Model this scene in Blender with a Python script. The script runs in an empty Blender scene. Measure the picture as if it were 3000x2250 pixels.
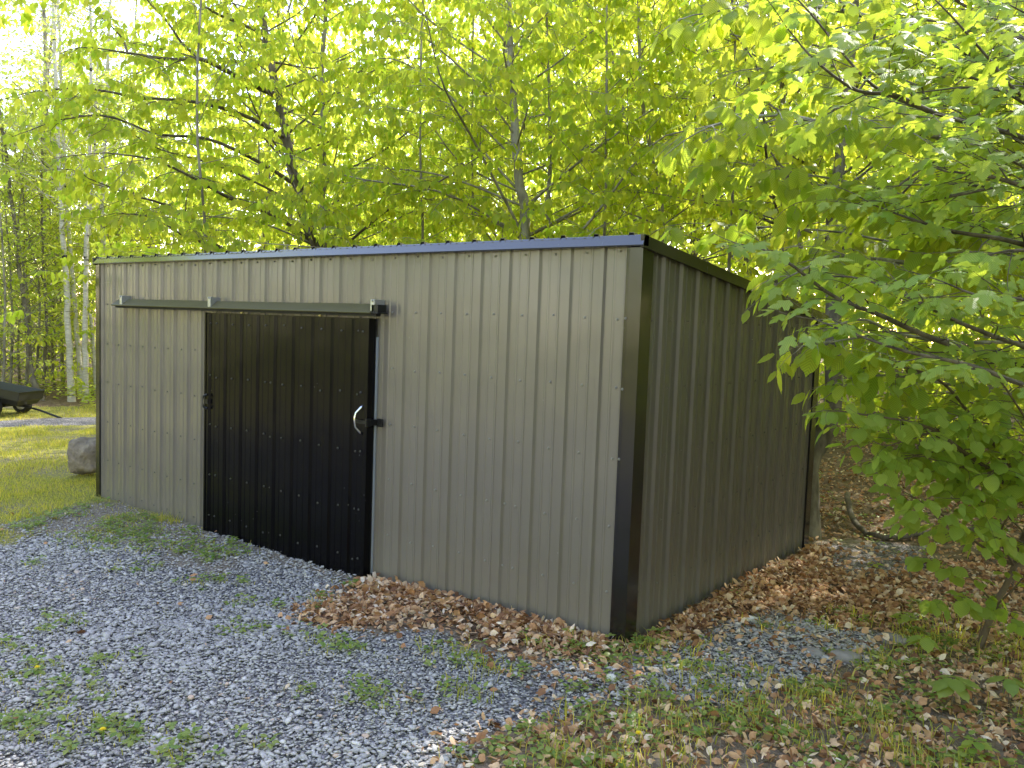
import bpy, math, random
import numpy as np
D = bpy.data
SC = bpy.context.scene
COL = SC.collection
RNG = np.random.default_rng(7)
random.seed(7)

# ------------------------------------------------------------------ camera frame (solved from the shed's screw grid)
FPX = 2422.1
CAM = np.array([2.4235, -4.0691, 1.7934])
YAW, PITCH, ROLL = .66217, -.07353, .03564
cy, sy, cp, sp, cr, sr = math.cos(YAW), math.sin(YAW), math.cos(PITCH), math.sin(PITCH), math.cos(ROLL), math.sin(ROLL)
FW = np.array([-sy*cp, cy*cp, sp]); RT0 = np.array([cy, sy, 0.]); UP0 = np.cross(RT0, FW)
RT = cr*RT0 + sr*UP0; UP = -sr*RT0 + cr*UP0
KK = 3000/2212
def ray(x, y): return FW + RT*((x*KK-1500)/FPX) - UP*((y*KK-1125)/FPX)
def P(x, y, d): return CAM + ray(x, y)*d            # a point seen at (x, y), d metres away
def G(x, y, z=0.):
    r = ray(x, y); return (CAM + r*((z-CAM[2])/r[2]))[:2]

def gz(x, y):
    x = np.asarray(x, float); y = np.asarray(y, float)
    t = np.clip(-x/6., 0, 1); t = t*t*(3-2*t)
    z = -.13*t
    z = z + .012*np.sin(x*2.1+y*1.3) + .008*np.sin(x*5.3-y*4.1)
    r = np.clip((x-.2)/1.2, 0, 1)*np.clip((y+1)/3, 0, 1)
    z = z + .03*r*np.sin(x*1.7+1)*np.cos(y*1.1)
    b = np.clip((y-4)/10, 0, 1)
    z = z + .25*b*b*np.clip((x+4)/6, 0, 1)
    return z

# ------------------------------------------------------------------ tagging / linking
def tag(o, label=None, cat=None, group=None, kind=None):
    if label: o['label'] = label
    if cat: o['category'] = cat
    if group: o['group'] = group
    if kind: o['kind'] = kind
    return o
def empty(name, loc, rz=0., label=None, cat=None, group=None):
    o = D.objects.new(name, None); COL.objects.link(o); o.location = loc; o.rotation_euler = (0, 0, rz)
    o.empty_display_size = .1
    return tag(o, label, cat, group)
def link(name, me, m=None, parent=None):
    o = D.objects.new(name, me); COL.objects.link(o)
    if m is not None and len(me.materials) == 0: me.materials.append(m)
    if parent is not None: o.parent = parent
    return o

def mesh_np(name, V, T, smooth=False, rnd=None, uv=None, attrs=None, mats=None, mi=None):
    """V (n,3), T (m,k) with k 3 or 4"""
    V = np.asarray(V, np.float32); T = np.asarray(T, np.int32); k = T.shape[1]
    me = D.meshes.new(name)
    me.vertices.add(len(V)); me.vertices.foreach_set('co', V.ravel())
    me.loops.add(T.size); me.loops.foreach_set('vertex_index', T.ravel())
    me.polygons.add(len(T))
    me.polygons.foreach_set('loop_start', np.arange(0, T.size, k, dtype=np.int32))
    try: me.polygons.foreach_set('loop_total', np.full(len(T), k, np.int32))
    except Exception: pass
    if smooth: me.polygons.foreach_set('use_smooth', np.ones(len(T), bool))
    if rnd is not None:
        a = me.attributes.new('rnd', 'FLOAT', 'POINT'); a.data.foreach_set('value', np.asarray(rnd, np.float32))
    for n_, v_ in (attrs or {}).items():
        a = me.attributes.new(n_, 'FLOAT', 'POINT'); a.data.foreach_set('value', np.asarray(v_, np.float32))
    if uv is not None:
        l = me.uv_layers.new(name='UVMap'); l.data.foreach_set('uv', np.asarray(uv, np.float32)[T.ravel()].ravel())
    if mats:
        for m in mats: me.materials.append(m)
    if mi is not None: me.polygons.foreach_set('material_index', np.asarray(mi, np.int32))
    me.update(calc_edges=True); me.validate()
    return me

class MB:                                     # small mesh collector (quads / tris as python lists)
    def __init__(s): s.v = []; s.f = []
    def add(s, vs, fs):
        n = len(s.v); s.v += [tuple(map(float, v)) for v in vs]; s.f += [tuple(i+n for i in f) for f in fs]; return s
    def box(s, x0, x1, y0, y1, z0, z1):
        v = [(x0,y0,z0),(x1,y0,z0),(x1,y1,z0),(x0,y1,z0),(x0,y0,z1),(x1,y0,z1),(x1,y1,z1),(x0,y1,z1)]
        return s.add(v, [(0,3,2,1),(4,5,6,7),(0,1,5,4),(1,2,6,5),(2,3,7,6),(3,0,4,7)])
    def prism(s, prof, a, b):                 # prof: list of 3-vectors, swept by a -> b offsets
        n = len(prof); v = [np.add(p, a) for p in prof] + [np.add(p, b) for p in prof]
        return s.add(v, [(i, (i+1) % n, (i+1) % n+n, i+n) for i in range(n)] + [tuple(range(n-1, -1, -1)), tuple(range(n, 2*n))])
    def tube(s, pts, rad, k=8, cap=True):
        V, F = tube_np(pts, rad, k)
        n = len(s.v); s.v += [tuple(v) for v in V]; s.f += [tuple(int(i)+n for i in f) for f in F]
        if cap:
            s.f.append(tuple(range(n+k-1, n-1, -1))); m = n+len(V)-k; s.f.append(tuple(range(m, m+k)))
        return s
    def build(s, name, m, parent=None, smooth=False, bevel=0):
        me = D.meshes.new(name); me.from_pydata(s.v, [], s.f); me.update()
        if smooth:
            for p in me.polygons: p.use_smooth = True
        o = link(name, me, m, parent)
        if bevel:
            b = o.modifiers.new('b', 'BEVEL'); b.width = bevel; b.segments = 2; b.limit_method = 'ANGLE'
        return o

def tube_np(pts, rad, k=6):
    pts = np.asarray(pts, float); rad = np.asarray(rad, float); n = len(pts)
    tan = np.gradient(pts, axis=0); tan /= np.linalg.norm(tan, axis=1, keepdims=True)+1e-9
    ref = np.array([1., 0, 0]) if abs(tan[0][2]) > .6 else np.array([0, 0, 1.])
    u = np.cross(tan, ref); u /= np.linalg.norm(u, axis=1, keepdims=True)+1e-9
    w = np.cross(tan, u)
    a = np.linspace(0, 2*math.pi, k, endpoint=False)
    V = (pts[:, None] + rad[:, None, None]*(u[:, None]*np.cos(a)[None, :, None] + w[:, None]*np.sin(a)[None, :, None])).reshape(-1, 3)
    i = np.arange(n-1)[:, None]*k; j = np.arange(k)[None]; j2 = (j+1) % k
    F = np.stack([i+j, i+j2, i+j2+k, i+j+k], -1).reshape(-1, 4)
    return V, F

# ------------------------------------------------------------------ materials
def mat(name):
    m = D.materials.new(name); m.use_nodes = True; nt = m.node_tree; nt.nodes.clear()
    out = nt.nodes.new('ShaderNodeOutputMaterial'); return m, nt, out
def N(nt, t, **kw):
    n = nt.nodes.new(t)
    for k_, v in kw.items():
        if k_.startswith('_'): setattr(n, k_[1:], v)
        else: n.inputs[k_.replace('__', ' ')].default_value = v
    return n
def L(nt, a, b): nt.links.new(a, b)
def ramp(nt, fac, stops):
    r = nt.nodes.new('ShaderNodeValToRGB'); e = r.color_ramp.elements
    e[0].position, e[0].color = stops[0][0], (*stops[0][1], 1); e[1].position, e[1].color = stops[1][0], (*stops[1][1], 1)
    for p, c in stops[2:]:
        x = e.new(p); x.color = (*c, 1)
    L(nt, fac, r.inputs[0]); return r
def mixc(nt, fac, a, b):
    m = nt.nodes.new('ShaderNodeMix'); m.data_type = 'RGBA'
    for sck, v in ((m.inputs[0], fac), (m.inputs[6], a), (m.inputs[7], b)):
        if hasattr(v, 'is_output'): L(nt, v, sck)
        else: sck.default_value = v if isinstance(v, float) else (*v, 1)
    return m.outputs[2]

def leaf_mat(name, refl, trans, tmix=.5, rough=.42, veins=0.):
    m, nt, out = mat(name)
    at = N(nt, 'ShaderNodeAttribute', _attribute_name='rnd')
    rr = ramp(nt, at.outputs['Fac'], [(0, refl[0]), (1, refl[1])])
    tr = ramp(nt, at.outputs['Fac'], [(0, trans[0]), (1, trans[1])])
    rcol, tcol = rr.outputs[0], tr.outputs[0]
    p = N(nt, 'ShaderNodeBsdfPrincipled', Roughness=rough); p.inputs['Specular IOR Level'].default_value = .35
    if veins:
        uv = N(nt, 'ShaderNodeUVMap'); sx = N(nt, 'ShaderNodeSeparateXYZ'); L(nt, uv.outputs[0], sx.inputs[0])
        ab = N(nt, 'ShaderNodeMath', _operation='ABSOLUTE'); L(nt, sx.outputs[0], ab.inputs[0])
        m1 = N(nt, 'ShaderNodeMath', _operation='MULTIPLY_ADD'); L(nt, ab.outputs[0], m1.inputs[0]); m1.inputs[1].default_value = -.9; L(nt, sx.outputs[1], m1.inputs[2])
        m2 = N(nt, 'ShaderNodeMath', _operation='MULTIPLY'); L(nt, m1.outputs[0], m2.inputs[0]); m2.inputs[1].default_value = 62.
        m3 = N(nt, 'ShaderNodeMath', _operation='SINE'); L(nt, m2.outputs[0], m3.inputs[0])
        bp = N(nt, 'ShaderNodeBump', Strength=veins, Distance=.004); L(nt, m3.outputs[0], bp.inputs['Height']); L(nt, bp.outputs[0], p.inputs['Normal'])
        mm = N(nt, 'ShaderNodeMapRange'); L(nt, m3.outputs[0], mm.inputs[0]); mm.inputs[1].default_value = -1; mm.inputs[3].default_value = .78; mm.inputs[4].default_value = 1.08
        for which in (0, 1):
            q = N(nt, 'ShaderNodeVectorMath', _operation='SCALE'); L(nt, (rcol, tcol)[which], q.inputs[0]); L(nt, mm.outputs[0], q.inputs['Scale'])
            if which: tcol = q.outputs[0]
            else: rcol = q.outputs[0]
    L(nt, rcol, p.inputs['Base Color'])
    t = N(nt, 'ShaderNodeBsdfTranslucent'); L(nt, tcol, t.inputs[0])
    mx = N(nt, 'ShaderNodeMixShader', Fac=tmix); L(nt, p.outputs[0], mx.inputs[1]); L(nt, t.outputs[0], mx.inputs[2]); L(nt, mx.outputs[0], out.inputs[0])
    return m

def bark_mat(name, c0, c1, scale=14., rings=False):
    m, nt, out = mat(name)
    tc = N(nt, 'ShaderNodeTexCoord'); mp = N(nt, 'ShaderNodeMapping'); mp.inputs['Scale'].default_value = (1, 1, .25) if not rings else (1, 1, 5.)
    L(nt, tc.outputs['Object'], mp.inputs[0])
    n = N(nt, 'ShaderNodeTexNoise', Scale=scale, Detail=6., Roughness=.65); L(nt, mp.outputs[0], n.inputs[0])
    n2 = N(nt, 'ShaderNodeTexNoise', Scale=5. if not rings else 2.2, Detail=4.); L(nt, (tc.outputs['Object'] if not rings else mp.outputs[0]), n2.inputs[0])
    r = ramp(nt, n.outputs[0], [(.35, c0), (.62, c1)])
    if rings: r2 = ramp(nt, n2.outputs[0], [(.34, (.05, .045, .04)), (.41, (1, 1, 1))])
    else: r2 = ramp(nt, n2.outputs[0], [(.3, (.55, .52, .45)), (.6, (1, 1, 1))])
    mm = N(nt, 'ShaderNodeMix', _data_type='RGBA', _blend_type='MULTIPLY'); mm.inputs[0].default_value = 1.
    L(nt, r.outputs[0], mm.inputs[6]); L(nt, r2.outputs[0], mm.inputs[7])
    p = N(nt, 'ShaderNodeBsdfPrincipled', Roughness=.9); L(nt, mm.outputs[2], p.inputs['Base Color'])
    b = N(nt, 'ShaderNodeBump', Strength=.6, Distance=.01); L(nt, n.outputs[0], b.inputs['Height']); L(nt, b.outputs[0], p.inputs['Normal'])
    L(nt, p.outputs[0], out.inputs[0]); return m

def metal_paint(name, col, rough=.32, spec=.5, dirt=.25, wob=.02, base_dust=True, coat=0.):
    m, nt, out = mat(name)
    tc = N(nt, 'ShaderNodeTexCoord'); geo = N(nt, 'ShaderNodeNewGeometry')
    mp = N(nt, 'ShaderNodeMapping'); mp.inputs['Scale'].default_value = (1, 1, .18); L(nt, geo.outputs['Position'], mp.inputs[0])
    n = N(nt, 'ShaderNodeTexNoise', Scale=9., Detail=5., Roughness=.6); L(nt, mp.outputs[0], n.inputs[0])
    n3 = N(nt, 'ShaderNodeTexNoise', Scale=1.3, Detail=2.); L(nt, geo.outputs['Position'], n3.inputs[0])
    c = mixc(nt, n.outputs[0], tuple(v*(1-dirt*.5) for v in col), tuple(v*(1+dirt*.35) for v in col))
    # specks of dried splash
    vo = N(nt, 'ShaderNodeTexVoronoi', Scale=16., Randomness=1.); L(nt, geo.outputs['Position'], vo.inputs[0])
    vr = ramp(nt, vo.outputs['Distance'], [(.035, (1, 1, 1)), (.05, (0, 0, 0))])
    nn = N(nt, 'ShaderNodeTexNoise', Scale=2.7, Detail=1.); L(nt, geo.outputs['Position'], nn.inputs[0])
    nr = ramp(nt, nn.outputs[0], [(.56, (0, 0, 0)), (.62, (1, 1, 1))])
    mu = N(nt, 'ShaderNodeMath', _operation='MULTIPLY'); L(nt, vr.outputs[0], mu.inputs[0]); L(nt, nr.outputs[0], mu.inputs[1])
    mu2 = N(nt, 'ShaderNodeMath', _operation='MULTIPLY'); L(nt, mu.outputs[0], mu2.inputs[0]); mu2.inputs[1].default_value = .5
    c = mixc(nt, mu2.outputs[0], c, (.5, .5, .46))
    if base_dust:                              # splash-back dust low on the wall
        sx = N(nt, 'ShaderNodeSeparateXYZ'); L(nt, geo.outputs['Position'], sx.inputs[0])
        mr = N(nt, 'ShaderNodeMapRange'); L(nt, sx.outputs[2], mr.inputs[0]); mr.inputs[1].default_value = .35; mr.inputs[2].default_value = -.12; mr.inputs[3].default_value = 0; mr.inputs[4].default_value = .95
        m4 = N(nt, 'ShaderNodeMath', _operation='MULTIPLY'); L(nt, mr.outputs[0], m4.inputs[0]); L(nt, n3.outputs[0], m4.inputs[1])
        c = mixc(nt, m4.outputs[0], c, (.2, .19, .165))
    p = N(nt, 'ShaderNodeBsdfPrincipled'); L(nt, c, p.inputs['Base Color']); p.inputs['Specular IOR Level'].default_value = spec
    rr = N(nt, 'ShaderNodeMapRange'); L(nt, n.outputs[0], rr.inputs[0]); rr.inputs[1].default_value = .3; rr.inputs[2].default_value = .7; rr.inputs[3].default_value = rough*.93; rr.inputs[4].default_value = rough*1.08
    L(nt, rr.outputs[0], p.inputs['Roughness'])
    p.inputs['Coat Weight'].default_value = coat; p.inputs['Coat Roughness'].default_value = rough*.6
    b = N(nt, 'ShaderNodeBump', Strength=1., Distance=wob); L(nt, n3.outputs[0], b.inputs['Height']); L(nt, b.outputs[0], p.inputs['Normal'])
    L(nt, p.outputs[0], out.inputs[0]); return m

def plain(name, col, rough=.6, metal=0., nscale=30., var=.3, bump=.2, bd=.003, spec=.5):
    m, nt, out = mat(name)
    tc = N(nt, 'ShaderNodeTexCoord'); n = N(nt, 'ShaderNodeTexNoise', Scale=nscale, Detail=6.); L(nt, tc.outputs['Object'], n.inputs[0])
    c = mixc(nt, n.outputs[0], tuple(v*(1-var) for v in col), tuple(min(1, v*(1+var)) for v in col))
    p = N(nt, 'ShaderNodeBsdfPrincipled', Roughness=rough, Metallic=metal); L(nt, c, p.inputs['Base Color']); p.inputs['Specular IOR Level'].default_value = spec
    b = N(nt, 'ShaderNodeBump', Strength=bump, Distance=bd); L(nt, n.outputs[0], b.inputs['Height']); L(nt, b.outputs[0], p.inputs['Normal'])
    L(nt, p.outputs[0], out.inputs[0]); return m

def rnd_mat(name, stops, rough=.8, nscale=60., trans=0.):
    m, nt, out = mat(name)
    at = N(nt, 'ShaderNodeAttribute', _attribute_name='rnd'); r = ramp(nt, at.outputs['Fac'], stops)
    geo = N(nt, 'ShaderNodeNewGeometry'); n = N(nt, 'ShaderNodeTexNoise', Scale=nscale, Detail=4.); L(nt, geo.outputs['Position'], n.inputs[0])
    mr = N(nt, 'ShaderNodeMapRange'); L(nt, n.outputs[0], mr.inputs[0]); mr.inputs[3].default_value = .6; mr.inputs[4].default_value = 1.35
    q = N(nt, 'ShaderNodeVectorMath', _operation='SCALE'); L(nt, r.outputs[0], q.inputs[0]); L(nt, mr.outputs[0], q.inputs['Scale'])
    p = N(nt, 'ShaderNodeBsdfPrincipled', Roughness=rough); L(nt, q.outputs[0], p.inputs['Base Color']); p.inputs['Specular IOR Level'].default_value = .3
    last = p.outputs[0]
    if trans:
        t = N(nt, 'ShaderNodeBsdfTranslucent'); L(nt, q.outputs[0], t.inputs[0]); mx = N(nt, 'ShaderNodeMixShader', Fac=trans)
        L(nt, p.outputs[0], mx.inputs[1]); L(nt, t.outputs[0], mx.inputs[2]); last = mx.outputs[0]
    L(nt, last, out.inputs[0]); return m

M = {}
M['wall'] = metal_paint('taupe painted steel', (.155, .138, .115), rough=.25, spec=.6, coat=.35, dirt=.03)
M['side'] = metal_paint('taupe painted steel darkened for shade', (.112, .096, .084), rough=.32, spec=.45, wob=.012, dirt=.04)  # same taupe as the wall, darkened: forest shade put into the base colour
M['black'] = metal_paint('black painted steel', (.0025, .0025, .003), rough=.2, spec=.2, dirt=.3, base_dust=False)
M['trim'] = metal_paint('dark bronze black trim', (.01, .009, .009), rough=.2, spec=.55, dirt=.3, base_dust=False, coat=.3)
M['hood'] = metal_paint('dark brown trim', (.022, .02, .014), rough=.26, spec=.45, dirt=.3, base_dust=False)
M['hood2'] = metal_paint('brown trim tinted olive for reflection', (.09, .082, .032), rough=.4, spec=.15, dirt=.1, base_dust=False)  # olive reflection of the trees put into the base colour
M['fascia'] = metal_paint('dark eave trim with sky tint', (.022, .023, .028), rough=.16, spec=.9, dirt=.1, base_dust=False, coat=.9)  # blue tint in the base colour adds to the sky's reflection
M['galv'] = plain('galvanised steel', (.45, .46, .47), rough=.38, metal=.85, nscale=60., var=.2, bump=.1)
M['chrome'] = plain('polished steel', (.75, .76, .78), rough=.16, metal=1., nscale=20., var=.06, bump=.02)
M['brass'] = plain('brass yellow', (.55, .45, .2), rough=.35, metal=.6)
M['iron'] = plain('black iron', (.012, .012, .012), rough=.4, metal=.3)
M['white'] = plain('white vinyl', (.24, .26, .29), rough=.5, var=.08)
M['rubber'] = plain('black rubber', (.02, .02, .021), rough=.75, nscale=40)
M['rimw'] = plain('cream rim', (.7, .68, .6), rough=.4, var=.1)
M['cart'] = plain('black poly tub', (.022, .022, .02), rough=.38, nscale=8, var=.3, bump=.1)
M['soffit'] = plain('dark underside', (.03, .03, .028), rough=.8)
M['rockm'] = plain('boulder granite', (.21, .175, .14), rough=.9, nscale=13, var=.8, bump=1., bd=.05)
M['flatrock'] = plain('pinkish flat stone', (.25, .225, .21), rough=.9, nscale=14, var=.3, bump=.6, bd=.01)
M['quartz'] = plain('white stone', (.62, .6, .56), rough=.8, nscale=20, var=.2, bump=.5, bd=.005)
M['bark'] = bark_mat('grey brown bark', (.09, .075, .055), (.24, .21, .165))
M['barkd'] = bark_mat('dark bark', (.06, .048, .036), (.17, .14, .105))
M['barkg'] = bark_mat('smooth grey bark', (.17, .155, .125), (.34, .31, .26), scale=9)
M['birch'] = bark_mat('birch bark', (.34, .31, .27), (.58, .54, .47), scale=10, rings=True)
M['twig'] = plain('brown twig', (.13, .095, .065), rough=.8, nscale=20)
YG0, YG1 = (.085, .13, .012), (.13, .17, .02)
M['beech'] = leaf_mat('fresh beech leaf', ((.165, .23, .022), (.27, .29, .035)), ((.50, .72, .045), (.98, .94, .10)), tmix=.7)
M['beechn'] = leaf_mat('fresh beech leaf near', ((.21, .29, .04), (.31, .36, .05)), ((.55, .78, .05), (.94, .95, .08)), tmix=.62, veins=.5)
M['aspen'] = leaf_mat('pale aspen leaf', ((.165, .225, .04), (.25, .28, .05)), ((.52, .72, .08), (.96, .95, .15)), tmix=.68)
M['maple'] = leaf_mat('maple leaf', ((.19, .30, .07), (.29, .38, .09)), ((.54, .78, .06), (.9, .94, .09)), tmix=.5, rough=.5, veins=.25)
M['hazel'] = leaf_mat('hazel leaf', ((.22, .34, .075), (.32, .42, .095)), ((.55, .8, .06), (.9, .94, .09)), tmix=.52, rough=.5, veins=.6)
M['herb'] = leaf_mat('low herb leaf', ((.12, .20, .045), (.27, .31, .08)), ((.3, .5, .05), (.6, .68, .1)), tmix=.42)
M['grass'] = leaf_mat('grass blade', ((.17, .20, .04), (.50, .43, .13)), ((.5, .58, .04), (.98, .82, .1)), tmix=.5)
M['litter'] = rnd_mat('dead leaves', [(0, (.15, .07, .038)), (.25, (.40, .20, .09)), (.6, (.60, .36, .19)), (.88, (.72, .52, .33)), (1., (.8, .68, .54))], rough=.75, nscale=45., trans=.18)
M['gravel'] = rnd_mat('crushed bluestone', [(0, (.27, .25, .245)), (.4, (.38, .36, .345)), (.85, (.45, .425, .405)), (.975, (.56, .53, .5)), (1, (.52, .38, .28))], rough=.82, nscale=90.)
M['straw'] = rnd_mat('dry straw', [(0, (.25, .2, .11)), (1, (.5, .44, .3))], rough=.8)
M['yellow'] = plain('dandelion yellow', (.8, .62, .02), rough=.7)

# ------------------------------------------------------------------ leaf templates: verts (x across, y along, z lift), tris, uv
def leaf_template(kind):
    if kind == 'far':
        V = [(0,0,0),(-.3,.45,-.05),(0,.5,.03),(.3,.45,-.05),(0,1,-.12)]
        T = [(0,2,1),(2,4,1),(0,3,2),(2,3,4)]
        V = np.array(V, float)
    elif kind == 'mid':
        V = np.array([(0,0,0),(0,.3,.02),(0,.68,-.02),(0,1,-.16),(-.24,.2,-.03),(-.3,.52,-.06),(-.15,.8,-.11),(.24,.2,-.03),(.3,.52,-.06),(.15,.8,-.11)], float)
        T = [(0,1,4),(1,5,4),(1,2,5),(2,6,5),(2,3,6),(0,7,1),(1,7,8),(1,8,2),(2,8,9),(2,9,3)]
    elif kind in ('near', 'round'):
        n = 9; ys = np.linspace(0, 1, n); V = []; T = []
        for i, y in enumerate(ys):
            V.append((0, y, .03*math.sin(y*3)-.16*y*y))
        w = []
        for i, y in enumerate(ys[1:-1]):
            if kind == 'near': ww = .335*math.sin(math.pi*(y**.78))**.85*(1 if y < .75 else 1-.45*(y-.75)/.25)
            else: ww = .44*math.sin(math.pi*(y**.72))**.7*(1 if y < .7 else 1-.5*(y-.7)/.3)
            ww *= 1+.05*(-1)**i; w.append(ww)
        for s in (-1, 1):
            for i, y in enumerate(ys[1:-1]): V.append((s*w[i], y+.035*(1 if i % 2 else -.4), .03*math.sin(y*3)-.16*y*y-.12*w[i]+.012*(-1)**i))
        m = n-2
        for si, s in enumerate((-1, 1)):
            o = n+si*m
            ed = [0]+[o+i for i in range(m)]+[n-1]
            for i in range(n-1):
                a, b, c, d = i, i+1, ed[i+1] if i+1 < len(ed) else ed[-1], ed[i]
                if i == 0: q = [(0, 1, ed[1])]
                elif i == n-2: q = [(n-2, n-1, ed[n-2])]
                else: q = [(a, b, ed[i]), (b, ed[i+1], ed[i])]
                for t in q: T.append(t if s < 0 else (t[0], t[2], t[1]))
        V = np.array(V, float)
    elif kind == 'maple':
        half = [(0,0),( .10,-.03),(.22,-.05),(.34,.02),(.30,.12),(.42,.18),(.56,.30),(.47,.36),(.50,.44),(.36,.43),(.22,.42),(.24,.56),(.30,.66),(.20,.70),(.14,.82),(0,1.0)]
        out = half + [(-x, y) for x, y in half[-2:0:-1]]
        V = [(0,.28,.02)] + [(x, y, -.14*abs(x)-.1*max(0, y-.3)) for x, y in out]
        n = len(out); T = [(0, 1+i, 1+(i+1) % n) for i in range(n)]
        V = np.array(V, float)
    uv = np.stack([V[:, 0], V[:, 1]], 1)
    return V, np.array(T), uv
TPL = {k: leaf_template(k) for k in ('far', 'mid', 'near', 'round', 'maple')}

def leaves_mesh(name, pos, tip, nrm, size, kind, rng, mts, uvs=True, width=None, rndv=None):
    V0, T0, UV = TPL[kind]
    pos = np.asarray(pos); n = len(pos)
    tip = tip/(np.linalg.norm(tip, axis=1, keepdims=True)+1e-9)
    side = np.cross(tip, nrm); side /= np.linalg.norm(side, axis=1, keepdims=True)+1e-9
    up = np.cross(side, tip)
    w = np.ones(n) if width is None else width
    curl = rng.uniform(.3, 2.2, n)
    V = pos[:, None] + size[:, None, None]*(V0[None, :, 0, None]*side[:, None]*w[:, None, None] + V0[None, :, 1, None]*tip[:, None] + (V0[None, :, 2, None]*curl[:, None, None])*up[:, None])
    nv = len(V0)
    T = (T0[None] + (np.arange(n)*nv)[:, None, None]).reshape(-1, 3)
    r = rng.random(n) if rndv is None else rndv
    me = mesh_np(name, V.reshape(-1, 3), T, smooth=(kind != 'far'), rnd=np.repeat(r, nv), uv=np.tile(UV, (n, 1)) if uvs else None, mats=mts)
    return me

# ------------------------------------------------------------------ tree growth
def unit(v): return v/(np.linalg.norm(v)+1e-9)
def spline(pts, n):
    pts = np.asarray(pts, float); t = np.linspace(0, len(pts)-1, n); i = np.clip(t.astype(int), 0, len(pts)-2); f = (t-i)[:, None]
    p = np.vstack([2*pts[0]-pts[1], pts, 2*pts[-1]-pts[-2]])
    a, b, c, d = p[i], p[i+1], p[i+2], p[i+3]
    return .5*((2*b)+(-a+c)*f+(2*a-5*b+4*c-d)*f**2+(-a+3*b-3*c+d)*f**3)

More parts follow.
